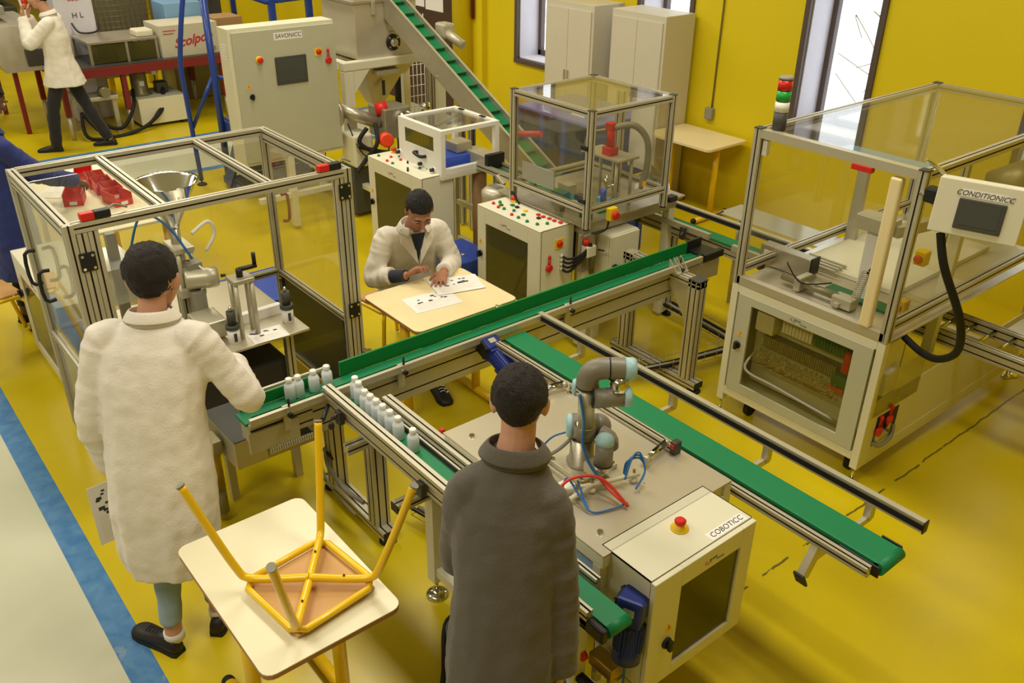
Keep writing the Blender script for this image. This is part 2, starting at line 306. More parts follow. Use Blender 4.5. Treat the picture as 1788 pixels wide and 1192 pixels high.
# ---------------- wall table ----------------
def tee_table(name,label,x0,x1,y0,y1,z,topm,legm='ypaint',group=None,feet_axis='y',edge='edge',inset=.12):
    t=thing(name,label,'table',((x0+x1)/2,(y0+y1)/2,0),group)
    b=MB(); r=.04; pts=[]
    for cx,cy,a0 in ((x1-r,y1-r,0),(x0+r,y1-r,90),(x0+r,y0+r,180),(x1-r,y0+r,270)):
        for k in range(5): a=math.radians(a0+k*22.5); pts.append((cx+r*math.cos(a),cy+r*math.sin(a),z-.004))
    b.poly(pts,(0,0,.004)).build('tabletop',topm,t); c=MB(); c.poly([(p[0],p[1],z-.022) for p in pts],(0,0,.018)).build('top_edge',edge,t)
    ym=(y0+y1)/2; xm=(x0+x1)/2
    if feet_axis=='y':
        for x in (x0+inset,x1-inset):
            l=MB().cyl((x,ym,.03),(x,ym,z-.02),.028).build('leg',legm,t); MB().cyl((x,y0+.05,.03),(x,y1-.05,.03),.026).build('foot_bar',legm,l)
            for y in (y0+.05,y1-.05): MB().sph((x,y,.03),.029,12,8).build('end_cap','rubber',l)
        MB().box(x0+inset,x1-inset,ym-.02,ym+.02,z-.07,z-.03).build('crossbar',legm,t)
    else:
        for y in (y0+inset,y1-inset):
            l=MB().cyl((xm,y,.03),(xm,y,z-.02),.028).build('leg',legm,t); MB().cyl((x0+.05,y,.03),(x1-.05,y,.03),.026).build('foot_bar',legm,l)
            for x in (x0+.05,x1-.05): MB().sph((x,y,.03),.029,12,8).build('end_cap','rubber',l)
        MB().box(xm-.02,xm+.02,y0+inset,y1-inset,z-.07,z-.03).build('crossbar',legm,t)
    return t
tee_table('school_table','empty cream table with yellow legs against the yellow wall',-5.7,-4.92,6.3,6.86,.75,'top',edge='top')
# ---------------- shared small parts ----------------
def estop(name,label,base,n=(0,0,1),parent=None,ring='yel',r=.02):
    base=Vector(base); t=parent if parent else thing(name,label,'button',base)
    o=MB().lathe(base,n,[(r*1.5,0),(r*1.5,.004),(r*.8,.006),(r*.75,.02)]).build('collar',ring,t)
    MB().lathe(base,n,[(r*.5,.018),(r*1.02,.024),(r*1.05,.034),(r*.6,.042)]).build('mushroom_head','red',o if parent else t); return o
def frame_h(t,x0,x1,y0,y1,y,zt,w=.08,wy=.045): # portal: two posts and a base beam along X
    for x in (x0,x1):
        p=MB().prof((x,y,.075),(x,y,zt),w,w,up=(1,0,0)).build('post',AL,t)
    MB().prof((x0-.1,y,.055),(x1+.1,y,.055),w,.045).build('base_beam',AL,t)
    for x in (x0-.07,x1+.07): foot(t,x,y,.04,.045)
    for x in (x0-.101,x1+.101): MB().box(x-.002,x+.002,y-w/2,y+w/2,.033,.078).build('end_cap','black',t)
def clampk(t,x,y,z,d=1):  # rail clamp with knob, facing +x*d
    b=MB().box(x,x+.018*d,y-.018,y+.018,z-.12,z+.01,.003).cyl((x+.01*d,y,z-.02),(x+.05*d,y,z-.02),.007,10).build('rail_clamp','alu',t)
    MB().cyl((x+.045*d,y,z-.02),(x+.062*d,y,z-.02),.013,12).cyl((x+.02*d,y+.012,z-.03),(x+.02*d,y+.012,z+.05),.006,8).build('clamp_knob','black',b)
# ---------------- main conveyor (along Y) ----------------
t=thing('belt_conveyor','long green belt conveyor running diagonally across the middle on aluminium frames','conveyor',(-3.36,2.7,0))
MB().prof((-3.36,1.5,.665),(-3.36,4.15,.665),.11,.17).build('beam',AL,t); MB().prof((-3.36,1.19,.695),(-3.36,1.5,.695),.11,.11).build('beam',AL,t)
b=MB().box(-3.415,-3.305,1.17,4.42,.755,.77,.003); b.build('belt','green',t)
MB().box(-3.435,-3.422,1.72,4.28,.765,.845,.002).build('side_guide','greenw',t); MB().box(-3.437,-3.42,4.28,4.42,.76,.85,.002).build('guide_end','black',t)
MB().box(-3.43,-3.42,1.30,1.6,.765,.825,.002).build('side_guide','greenw',t); MB().box(-3.431,-3.419,1.2,1.30,.765,.82,.002).build('guide_end','black',t)
MB().box(-3.30,-3.296,1.2,4.3,.765,.805).build('side_guide','green',t,'narrow green strip along the near side')
MB().prof((-3.27,1.18,.79),(-3.27,4.25,.79),.02,.035,False).prof((-3.283,1.18,.765),(-3.283,4.25,.765),.02,.012,False).build('guide_rail',['alu','slot'],t)
MB().prof((-3.45,1.28,.825),(-3.45,1.68,.825),.014,.014,False).build('guide_rail',['alu','slot'],t)
MB().box(-3.435,-3.29,4.3,4.46,.745,.79,.01).box(-3.3,-3.26,4.27,4.46,.76,.81,.006).build('end_guide','black',t)
MB().box(-3.44,-3.28,4.02,4.45,.62,.745,.006).box(-3.44,-3.28,4.02,4.16,.58,.63,.006).build('drive_housing','alu',t)
MB().box(-3.3,-3.287,1.17,1.42,.61,.72,.004).build('drive_cover','alu',t)
for y in (1.36,1.98,3.1,4.03): clampk(t,-3.29,y,.8)
for y,z in ((1.9,.83),(2.75,.82)): MB().box(-3.47,-3.44,y-.02,y+.02,z-.04,z+.01,.003).cyl((-3.49,y,z),(-3.44,y,z),.008,8).build('rail_bracket','chrome',t)
frame_h(t,-3.66,-3.1,0,0,4.02,.77)
MB().prof((-3.70,4.02,.745),(-3.30,4.02,.745),.08,.045).prof((-3.3,4.02,.745),(-3.06,4.02,.745),.08,.045).build('crossbar',AL,t)
MB().poly([(-3.14,3.99,.72),(-3.3,3.99,.72),(-3.3,3.99,.68),(-3.14,3.99,.47)],(0,.06,0)).build('gusset','alu',t); MB().box(-3.14,-3.055,3.975,4.065,.768,.774).build('post_cap','dgrey',t)
for y in (3.99,4.05):
    MB().poly([(-3.3,y-.022,.77),(-3.3,y-.022,.85),(-3.295,y-.022,.85),(-3.225,y-.022,.775),(-3.225,y-.022,.77)],(0,.006,0)).poly([(-3.3,y+.016,.77),(-3.3,y+.016,.85),(-3.295,y+.016,.85),(-3.225,y+.016,.775),(-3.225,y+.016,.77)],(0,.006,0)).box(-3.3,-3.22,y-.02,y+.02,.769,.774).build('angle_bracket','alu',t)
# portal 1 under the junction
frame_h(t,-3.52,-3.1,0,0,1.7,.58)
MB().tube([(-3.55,1.66,.3),(-3.5,1.64,.22),(-3.3,1.62,.2),(-3.14,1.64,.2)],.012).tube([(-3.57,1.65,.38),(-3.56,1.62,.28),(-3.42,1.6,.16),(-3.2,1.62,.09)],.006).build('cable','gtube',t)
MB().box(-3.57,-3.46,1.65,1.655,.27,.285).build('cable_strap','rubber',t)
# ---------------- front bottle conveyor (along X) ----------------
t=thing('bottle_conveyor','narrow green conveyor carrying a row of white bottles toward the robot table','conveyor',(-2.4,1.65,0))
MB().box(-3.22,-1.44,1.605,1.705,.755,.77,.003).cyl((-1.44,1.605,.745),(-1.44,1.705,.745),.025,20).build('belt','green',t)
MB().prof((-3.28,1.57,.82),(-2.2,1.57,.82),.045,.045).build('near_rail',AL,t)
MB().prof((-3.28,1.585,.76),(-1.5,1.585,.76),.03,.09).build('side_beam',AL,t); MB().prof((-2.2,1.57,.82),(-1.58,1.57,.82),.035,.035).box(-1.58,-1.57,1.55,1.59,.8,.84).build('near_rail',AL,t)
MB().box(-1.62,-1.42,1.57,1.6,.715,.775,.01).build('end_plate','black',t)
MB().prof((-3.05,1.755,.81),(-2.0,1.755,.81),.045,.035).build('far_rail',AL,t); MB().prof((-3.2,1.722,.76),(-1.6,1.722,.76),.025,.07).build('side_beam',AL,t); MB().box(-3.15,-1.7,1.706,1.71,.77,.79).build('wear_strip','slot',t)
for x in (-3.12,-2.45):
    MB().cyl((x,1.56,.79),(x,1.5,.76),.008,8).box(x-.02,x+.02,1.53,1.56,.72,.79,.004).build('rail_clamp','dark_belt',t)
MB().cyl((-3.22,1.54,.77),(-3.1,1.45,.79),.011,10).cyl((-3.08,1.48,.76),(-3.04,1.46,.78),.014,10).build('clamp_lever','black',t)
MB().prof((-3.0,1.5,.66),(-3.0,1.75,.66),.045,.045).build('cross_support',AL,t); MB().prof((-2.56,1.48,.62),(-2.56,1.78,.62),.05,.04).build('cross_support',AL,t)
MB().box(-2.585,-2.535,1.475,1.48,.6,.64).build('end_cap','black',t)
MB().tube([(-3.05,1.73,.8),(-3.0,1.78,.79),(-2.92,1.78,.77),(-2.8,1.8,.74)],.006).build('sensor_cable','rubber',t)
MB().box(-2.66,-2.64,1.78,1.8,.8,.84,.003).build('sensor','red',t); MB().cyl((-2.65,1.79,.8),(-2.65,1.77,.74),.009,8).tube([(-2.65,1.79,.81),(-2.58,1.8,.82),(-2.52,1.8,.75)],.003).build('sensor_mount','chrome',t)
# ---------------- bottles ----------------
t0=None; BG='white bottles queued on the green belt'
def mk_bottle(loc,label):
    global t0
    if t0 is None:
        t0=thing('white_bottle',label,'bottle',loc,BG)
        MB().lathe(loc,(0,0,1),[(.021,0),(.026,.005),(.026,.07),(.023,.082),(.0135,.091),(.0135,.095)]).build('bottle_body','bottle',t0)
        MB().lathe(Vector(loc)+Vector((0,0,.092)),(0,0,1),[(.0148,0),(.0158,.002),(.0158,.02),(.0135,.023)]).build('cap','panelw',t0); return t0
    return dup(t0,loc,(0,0,random.random()*6),label)
row=[(-2.672,'bottle alone at the front end of the queue, nearest the man in grey'),(-2.79,'first bottle of the row behind the single leading bottle'),(-2.855,'second in the unbroken row behind the gap'),(-2.915,'third in the unbroken row behind the gap'),(-2.97,'fourth in the unbroken row behind the gap'),(-3.02,'fifth in the unbroken row behind the gap'),(-3.07,'sixth in the unbroken row behind the gap'),(-3.15,'bottle turning the corner onto the narrow conveyor, front of the corner pair'),(-3.2,'bottle turning the corner, rear of the corner pair')]
for i,(x,l) in enumerate(row): mk_bottle((x,1.655 if i<7 else 1.66+.01*(i-6),.77),'white plastic '+l)
for y,l in ((1.625,'bottle at the junction, last on the long belt before the corner'),(1.555,'bottle on the long belt just behind the junction bottle'),(1.475,'bottle on the long belt, right one of the pair near the white sleeve'),(1.43,'bottle nearest the white lab coat sleeve, left of the pair')): mk_bottle((-3.375,y,.77),'white plastic '+l)
# ---------------- wide belt 2 (along X) ----------------
t=thing('outfeed_conveyor','wide green outfeed belt conveyor running to the lower right beside the robot table','conveyor',(-2,2.67,0))
MB().box(-3.25,-1.04,2.61,2.755,.74,.76,.004).cyl((-1.04,2.61,.735),(-1.04,2.755,.735),.026,20).build('belt','green',t)
MB().box(-3.2,-1.06,2.62,2.745,.7,.742).build('belt_bed','dark_belt',t); MB().box(-1.12,-1.035,2.757,2.765,.705,.765,.004).box(-1.2,-1.03,2.6,2.608,.7,.75,.004).build('end_bearing','black',t)
MB().prof((-3.2,2.53,.77),(-1.04,2.53,.77),.03,.035).build('near_rail',AL,t); MB().prof((-3.2,2.59,.72),(-1.06,2.59,.72),.018,.05,False).build('side_beam',AL,t)
r=MB().prof((-3.29,2.9,.79),(-1.03,2.9,.79),.028,.05,False); r.build('far_rail',AL,t); MB().box(-3.29,-1.03,2.882,2.887,.778,.802).build('rubber_strip','rubber',t); MB().box(-1.03,-1.025,2.883,2.917,.763,.817).build('end_cap','black',t)
for x in (-2.95,-2.3,-1.75,-1.25): MB().prof((x,2.52,.69),(x,2.92,.69),.02,.03,False).box(x-.015,x+.015,2.885,2.92,.69,.77).build('cross_support',AL,t)
for x in (-2.75,-2.0,-1.25): q=MB().prof((x,2.545,.755),(x,2.47,.63),.03,.05,False).build('support_arm',AL,t); MB().quadbox((x,2.462,.62),(.05,.012,.075),Euler((.5,0,0)).to_matrix(),.004).build('support_plate','black',q)
MB().prof((-3.2,2.86,.6),(-3.2,2.86,.08),.045,.045).prof((-2.6,2.86,.72),(-2.6,2.86,.6),.03,.03).build('leg',AL,t); 
# motor 1 under the main conveyor
def gearmotor(name,label,c,axis,groupl=None,scale=1,vert=False):
    c=Vector(c); t=thing(name,label,'motor',c); a=Vector(axis).normalized(); k=scale; q=a.to_track_quat('Z','Y'); R3=q.to_matrix()
    MB().quadbox(c,(.1*k,.1*k,.095*k),R3,.012).quadbox(c+a*.055*k,(.085*k,.085*k,.02),R3,.004).build('gearbox','dblue',t)
    g=MB().quadbox(c-R3@Vector((.052*k,0,0)),(.012,.085*k,.08*k),R3,.004)
    for s1 in (-1,1):
        for s2 in (-1,1): g.cyl(c-R3@Vector((.05*k,s1*.033*k,s2*.03*k)),c-R3@Vector((.063*k,s1*.033*k,s2*.03*k)),.006,8)
    g.build('mounting_plate','black',t)
    m=MB().lathe(c+a*.06*k,a,[(.035*k,0),(.05*k,.012*k),(.05*k,.125*k),(.052*k,.128*k),(.052*k,.17*k),(.04*k,.178*k)],32)
    for i in range(24):
        an=2*PI*i/24; d=R3@Vector((math.cos(an),math.sin(an),0)); p=c+a*.125*k+d*.052*k
        m.quadbox(p,(.003,.006,.11*k) if abs(math.sin(an))<.7 else (.006,.003,.11*k),R3)
    m.build('motor_body','dblue',t)
    MB().quadbox(c+a*.13*k+R3@Vector((0,-.062*k,0)),(.05*k,.035*k,.06*k),R3,.006).build('terminal_box','dblue',t)
    MB().quadbox(c+R3@Vector((0.0,.0505*k,.0)),(.04*k,.002,.03*k),R3).build('rating_plate','alu',t)
    return t
gearmotor('gear_motor','dark blue gear motor hanging under the long conveyor above the seated man\'s foot',(-3.25,2.52,.74),(.93,-.02,-.36))
gearmotor('gear_motor','dark blue gear motor standing upright beside the robot control cabinet',(-1.47,1.77,.74),(.05,-.12,-1),scale=1.0)
# ---------------- cross conveyor ----------------
t=thing('transfer_conveyor','narrow green transfer conveyor from the central glass machine to the packing machine','conveyor',(-3.6,4.8,0))
MB().box(-4.4,-2.3,4.66,4.77,.735,.75,.003).build('belt','green',t)
MB().prof((-4.35,4.63,.77),(-3.52,4.63,.77),.03,.04,False).prof((-3.3,4.60,.77),(-2.4,4.60,.77),.03,.04,False).build('near_rail',AL,t)
MB().prof((-4.38,4.9,.79),(-2.5,4.9,.79),.03,.045,False).build('far_rail',AL,t); MB().box(-4.38,-2.5,4.882,4.886,.775,.802).build('rubber_strip','rubber',t)
MB().prof((-4.35,4.72,.69),(-2.35,4.72,.69),.09,.08).build('beam',AL,t)
for x in (-4.15,-3.72,-3.05): MB().cyl((x,4.6,.77),(x+.02,4.54,.74),.009,8).box(x-.02,x+.02,4.57,4.6,.7,.79,.004).build('rail_clamp','dark_belt',t); MB().cyl((x,4.91,.8),(x+.05,4.95,.84),.007,8).build('clamp_screw','dark_belt',t)
for x in (-3.9,-3.0): q=MB().prof((x,4.72,.06),(x,4.72,.65),.045,.045).build('leg',AL,t); foot(t,x,4.72,.06)
# steel chute
t=thing('steel_chute','bent shiny steel chute dropping onto the transfer conveyor','chute',(-4.2,4.8,.77))
MB().poly([(-4.42,4.6,.95),(-4.42,4.9,.95),(-4.13,4.9,.80),(-4.13,4.62,.80)],(0,0,-.004)).poly([(-4.42,4.9,.95),(-4.42,4.92,1.03),(-4.2,4.94,.95),(-4.13,4.9,.80)],(.0,.004,0)).poly([(-4.42,4.6,.95),(-4.42,4.58,1.0),(-4.18,4.58,.88),(-4.13,4.62,.80)],(0,-.004,0)).build('chute_tray','chrome',t)
# cable ladder on the floor
def tray(name,label,pts,w=.1):
    t=thing(name,label,'cable tray',(pts[0][0],pts[0][1],0)); m=MB(); c=MB()
    for a,b in zip(pts,pts[1:]):
        a,b=Vector(a),Vector(b); d=(b-a); L=d.length; d.normalize(); n=Vector((-d.y,d.x,0))
        for s in (-1,-.33,.33,1): m.tube([a+n*s*w/2,b+n*s*w/2],.0025,6,smooth=False)
        for s in (-1,1): m.tube([a+n*s*w/2+Vector((0,0,.05)),b+n*s*w/2+Vector((0,0,.05))],.0025,6,smooth=False)
        for i in range(int(L/.1)+1):
            p=a+d*min(i*.1,L); m.tube([p+n*w/2+Vector((0,0,.07)),p+n*w/2,p-n*w/2,p-n*w/2+Vector((0,0,.07))],.002,5,smooth=False)
    m.build('wire_basket','steel',t)
    for k,o in enumerate((-.03,0,.03)):
        P=[]
        for i,p in enumerate(pts):
            P.append(Vector(p)+Vector((o,o,.015+.003*k)))
        c=MB().tube(P,.011,8).build('cable',['rubber','gtube','rubber'][k],t)
    return t
tray('wire_cable_tray','long wire cable tray with black cables on the floor between the centre and packing machines',[(-4.3,4.75,.08),(-3.6,4.68,.08),(-2.95,4.6,.08)])
tray('wire_cable_tray','short wire cable tray branching under the outfeed conveyor',[(-3.36,3.75,.08),(-3.25,4.08,.08),(-3.15,4.55,.08)])
tray('wire_cable_tray','wire cable tray between conveyor frame and robot table',[(-3.05,1.9,.08),(-2.6,2.0,.08)])
def warn_sign(parent,c,xd,n,s=.035):
    c=Vector(c); xd=Vector(xd).normalized(); n=Vector(n).normalized(); u=n.cross(xd)*1.0
    if u.z<0: u=-u
    a=MB().poly([c-xd*s*.55-u*s*.4,c+xd*s*.55-u*s*.4,c+u*s*.6],n*.0012).build('warning_sticker','warn',parent)
    MB().poly([c+n*.0013+xd*s*k+u*s*j for k,j in ((.02,.38),(-.08,0),(.0,0),(-.05,-.22),(.1,.08),(.02,.08))],n*.0008).build('bolt_symbol','slot',a)
def knob(parent,c,n):
    n=Vector(n); c=Vector(c); k=MB().lathe(c,n,[(.022,0),(.024,.006),(.02,.012)]).build('lock_handle','black',parent)
    up=Vector((0,0,1)); x=up.cross(n); q=Matrix((x,up,n)).transposed()
    MB().quadbox(c+n*.022,(.02,.05,.02),q,.006).build('handle_wing','black',k)
def maker(parent,o,xd,yd,k=1.0):  # small maker's logo strip: red swoosh, dark and grey lettering
    o=Vector(o); xd=Vector(xd).normalized(); yd=Vector(yd).normalized(); n=xd.cross(yd)
    MB().tube([o-xd*.045*k+yd*.008*k,o-xd*.055*k,o-xd*.04*k-yd*.008*k,o-xd*.02*k-yd*.004*k],.0012,6).build('logo_swoosh','inkr',parent)
    text('ERMME',.014*k,o-xd*.012*k+yd*.004*k,xd,yd,'inkb',parent,'logo_lettering',.0004,.2)
    text('Concept',.012*k,o+xd*.03*k-yd*.009*k,xd,yd,'inkb',parent,'logo_lettering',.0004)
def padlock(parent,c,n,s=1.0):
    c=Vector(c); n=Vector(n); x=Vector((0,0,1)).cross(n)
    p=MB().lathe(c,n,[(.02*s,0),(.022*s,.004),(.022*s,.016),(.018*s,.02)]).build('lockout_tag','red',parent)
    for o in (-.007,.007): MB().cyl(c+x*o*s+n*.01+Vector((0,0,.018*s)),c+x*o*s*.8+n*.01+Vector((0,0,.055*s)),.003*s,8).build('shackle_arm','red',p)
    MB().sph(c+n*.01+Vector((0,0,.065*s)),(.009*s,.009*s,.013*s),12,8).build('hook','red',p)
# ======== packing machine (right) ========
t=thing('packing_machine','large glazed packing machine with beige base at right, topped by a red and green beacon','machine',(-2.3,4.9,0))
x0,x1,y0,y1,zb,zt=-2.80,-1.83,3.95,5.85,.88,1.78
b=MB()
for (a,c) in ((x0,y0),(x1-.045,y0),(x0,y1-.045),(x1-.045,y1-.045)): 
    MB().box(a,a+.045,c,c+.045,.08 if c>y0+.1 else .1,zb,.003).build('leg','cream',t)
    foot(t,a+.022,c+.022,.1,.03,'chrome')
for y in (y0,y1-.045): 
    for z in ((.15,.2),(zb-.045,zb)): MB().box(x0+.045,x1-.045,y,y+.045,*z,.003).build('frame_rail','cream',t)
MB().box(x1-.045,x1,y0+.045,y1-.045,.13,.18,.003).build('frame_rail','cream',t); MB().box(x0,x0+.045,y0+.045,y1-.045,.83,.88).build('frame_rail','cream',t)
for x in (x0+.15,x1-.12): MB().cyl((x,y0+.13,.05),(x+.03,y0+.13,.05),.05,20).box(x-.01,x+.04,y0+.1,y0+.16,.05,.15,.005).build('castor','rubber',t)
# front cabinet with glazed door
c=MB()
c.box(x0+.045,x1-.045,y0+.3,y0+.31,.2,.83).box(x0+.045,x0+.05,y0+.03,y0+.3,.2,.83).box(x1-.05,x1-.045,y0+.03,y0+.3,.2,.83).box(x0+.045,x1-.045,y0+.03,y0+.3,.2,.205).box(x0+.045,x1-.045,y0+.03,y0+.3,.825,.83).build('cabinet_shell','cream',t)
d=MB(); 
for a in ((-2.74,-2.645,.205,.835),(-1.99,-1.885,.205,.835),(-2.645,-1.99,.205,.262),(-2.645,-1.99,.785,.835)): d.box(a[0],a[1],y0-.006,y0+.012,a[2],a[3])
d=d.build('door','grey',t); MB().box(-2.65,-1.985,y0+.004,y0+.008,.257,.79).build('door_window','tintg',d); knob(d,(-2.70,y0-.006,.515),(0,-1,0)); warn_sign(d,(-2.69,y0-.007,.59),(1,0,0),(0,-1,0))
maker(d,(-2.33,y0-.007,.81),(1,0,0),(0,0,1))
# contents
y0-=.155
MB().box(-2.68,-1.88,y0+.296,y0+.30,.24,.80).build('mounting_plate','cream',t)
e=MB()
for z in (.71,.56,.42): 
    MB().box(-2.62,-1.9,y0+.28,y0+.295,z-.012,z+.012).build('mounting_rail','alu',t)
for z in (.64,.49): MB().box(-2.62,-1.92,y0+.26,y0+.3,z-.02,z+.02).build('wiring_duct','grey',t)
MB().box(-2.62,-2.5,y0+.18,y0+.28,.64,.76,.004).build('power_supply','cream',t)
rr=random.Random(5)
g=MB(); 
for i in range(9): g.box(-2.47+i*.022,-2.451+i*.022,y0+.22,y0+.28,.67,.75,.002)
g.build('relay_row','white',t)['kind']='stuff'
g=MB(); 
for i in range(12): g.box(-2.26+i*.019,-2.244+i*.019,y0+.22,y0+.28,.67,.75,.002)
g.build('terminal_row','gpcb',t)['kind']='stuff'
MB().box(-2.06,-2.02,y0+.2,y0+.28,.6,.72,.004).build('breaker','red',t)
g=MB()
for i in range(34): g.box(-2.58+i*.014,-2.57+i*.014,y0+.23,y0+.28,.53,.6)
g.build('terminal_row','olive',t)['kind']='stuff'
g=MB()
for i in range(44):
    x=-2.58+rr.uniform(0,.5); g.tube([(x,y0+.22,.52),(x+rr.uniform(-.03,.03),y0+.17,.47),(x+rr.uniform(-.04,.04),y0+.2,.42),(x+rr.uniform(-.04,.04),y0+.27,.40)],.002,5,4)
g.build('wires','brass',t)['kind']='stuff'
MB().box(-2.12,-2.02,y0+.22,y0+.28,.48,.56,.003).build('interface_board','gpcb',t); MB().box(-2.13,-2.03,y0+.21,y0+.22,.465,.49,.003).build('connector_block','orange',t)
MB().tube([(-2.6,y0+.2,.5),(-2.6,y0+.12,.4),(-2.4,y0+.15,.36),(-2.1,y0+.15,.34),(-1.98,y0+.2,.3)],.008).build('loose_cable','gtube',t)
y0+=.155
# deck
MB().box(x0,x1,y0,y1,zb,zb+.008).build('deck','sheet',t); 
MB().prof((x0+.022,y0+.022,zb+.03),(x1-.022,y0+.022,zb+.03),.045,.045,False).build('deck_rail','alu',t)
# glazed hood of profiles
for (a,c) in ((x0+.022,y0+.022),(x1-.022,y0+.022),(x0+.022,y1-.022),(x1-.022,y1-.022)):
    MB().prof((a,c,zb+.008),(a,c,zt),.045,.045,up=(1,0,0)).build('hood_post',AL,t); MB().box(a-.024,a+.024,c-.024,c+.024,zt,zt+.006).build('post_cap','dgrey',t)
for y in (y0+.022,y1-.022): MB().prof((x0+.045,y,zt-.022),(x1-.045,y,zt-.022),.045,.045,y>5).build('hood_beam',AL,t)
for x in (x0+.022,x1-.022):
    MB().prof((x,y0+.045,zt-.022),(x,y1-.045,zt-.022),.045,.045).build('hood_beam',AL,t); MB().prof((x,y0+.045,.97),(x,y1-.045,.97),.04,.045).build('middle_rail',AL,t)
MB().box(x0+.03,x1-.03,y0+.03,y1-.03,zt-.004,zt).build('roof_pane','clear',t); MB().box(x1-.026,x1-.022,y0+.045,y1-.05,1.0,zt-.04).build('side_pane','clear',t); MB().box(x0+.02,x0+.024,y0+.045,y1-.05,1.0,zt-.04).build('side_pane','clear',t)
MB().box(x0+.05,x1-.05,y1-.024,y1-.02,.9,zt-.04).build('rear_pane','clear',t)
MB().box(-2.35,-1.87,y0+.1,y0+.2,zt-.025,zt-.02).build('blue_reflection','skyb',t)  # blue reflection under the roof pane, built as a solid coloured strip
MB().box(-2.0,-1.94,y0-.005,y0+.04,zb+.05,zt-.06,.01).build('light_curtain','top',t,'tall cream light curtain column'); MB().box(-2.21,-2.1,y0-.004,y0+.03,zt-.075,zt-.045,.004).build('safety_switch','red',t)
MB().box(x0+.05,x0+.08,y0+.02,y0+.05,zt-.14,zt-.06,.003).build('latch','white',t)
MB().prof((-2.3,y1-.4,.9),(-2.3,y1-.4,1.5),.045,.045).build('inner_post',AL,t)
# beacon
bz=1.79; bx,by=-2.7,4.02
q=MB().cyl((bx,by,bz-.01),(bx,by,bz+.085),.036,24).build('beacon_base','dgrey',t)
for k,(mm,nm) in enumerate((('panelw','white_beacon_lens'),('lamp_g','green_beacon_lens'),('lamp_r','red_beacon_lens'))): MB().cyl((bx,by,bz+.087+k*.055),(bx,by,bz+.138+k*.055),.037,24).build(nm,mm,q)
MB().lathe((bx,by,bz+.252),(0,0,1),[(.038,0),(.038,.01),(.03,.016)]).build('beacon_cap','gtube',q)
# mechanisms on the deck
MB().box(-2.87,-2.52,4.28,4.36,.9,1.02,.004).build('feed_guide','steel',t); MB().box(-2.525,-2.515,4.28,4.36,.93,1.03).build('guide_stop','black',t)
q=MB().box(-2.84,-2.80,4.275,4.279,.94,.99).build('hand_hazard_sticker','wplast',t); MB().poly([(-2.82-.015,4.273,.965),(-2.82,4.273,.95),(-2.82+.015,4.273,.965),(-2.82,4.273,.98)],(0,-.001,0)).build('symbol','inkr',q)
MB().cyl((-2.6,4.14,.94),(-2.24,4.14,.94),.022).build('drive_roller','olive',t); MB().cyl((-2.62,4.2,.92),(-2.2,4.2,.92),.012).build('guide_rod','steel',t); MB().box(-2.26,-2.14,4.1,4.18,.9,.96,.006).box(-2.23,-2.2,4.08,4.1,.905,.93,.004).build('pneumatic_cylinder','alu',t); MB().box(-2.5,-2.46,4.1,4.22,.9,.98,.005).build('bearing_block','alu',t); MB().box(-2.4,-2.02,4.25,4.35,.889,.905).build('slide_plate','gpcb',t)
MB().tube([(-2.62,4.2,1.0),(-2.55,4.1,1.03),(-2.45,4.1,.96),(-2.3,4.15,1.0)],.004).build('sensor_cable','rubber',t)
MB().box(-2.24,-2.17,4.3,4.33,.89,1.33,.003).build('column_plate','white',t); MB().box(-2.3,-2.1,4.26,4.38,1.3,1.38,.005).build('column_head','alu',t); MB().prof((-2.1,4.32,1.32),(-1.9,5.4,1.32),.05,.06,False).build('transfer_arm','alu',t)
MB().tube([(-2.1,4.26,1.3),(-2.08,4.22,1.22),(-2.13,4.2,1.1)],.014).build('hose','rubber',t)
h=MB()
for i in range(150): 
    a=i*.55; h_z=.9+.22*i/150; 
h.tube([(-2.13+.022*math.cos(i*.6)-.04*(i/200),4.17+.022*math.sin(i*.6),1.12-.24*i/200) for i in range(200)],.003,5,1,False).build('spiral_hose','alu',t)
MB().box(-2.72,-2.1,4.5,5.6,.89,.92,.003).build('product_table','cream',t); 
for k in range(4): MB().box(-2.70+.0,-2.45,4.42+k*.04,4.435+k*.04,.93,.945).build('transfer_bar','alu',t)
MB().box(-2.75,-2.68,5.0,5.04,.89,1.4,.003).build('inner_post','alu',t); MB().box(-2.0,-1.94,4.75,4.8,.5,1.35,.003).build('inner_post','cream',t)
MB().cyl((-2.1,5.45,1.32),(-1.9,5.45,1.45),.12,28).tube([(-2.1,5.45,1.1),(-2.0,5.5,1.25),(-1.9,5.6,1.35)],.06).build('motor_shape','olive',t); MB().tube([(-1.95,5.1,1.2),(-1.9,5.4,1.28),(-2.0,5.7,1.35),(-2.1,5.8,1.32)],.035).build('reflected_belt','dark_belt',t)  # solid olive motor and dark belt, added to imitate a motor's reflection
for (x,y,z) in ((-1.9,4.3,1.24),(-1.9,4.2,.99)):
    q=MB().box(x-.06,x,y,y+.06,z-.05,z+.03,.006).build('stop_box','yel',t); MB().lathe((x-.03,y,z-.01),(0,-1,0),[(.01,0),(.022,.01),(.023,.02),(.015,.03)]).build('stop_button','red',q)
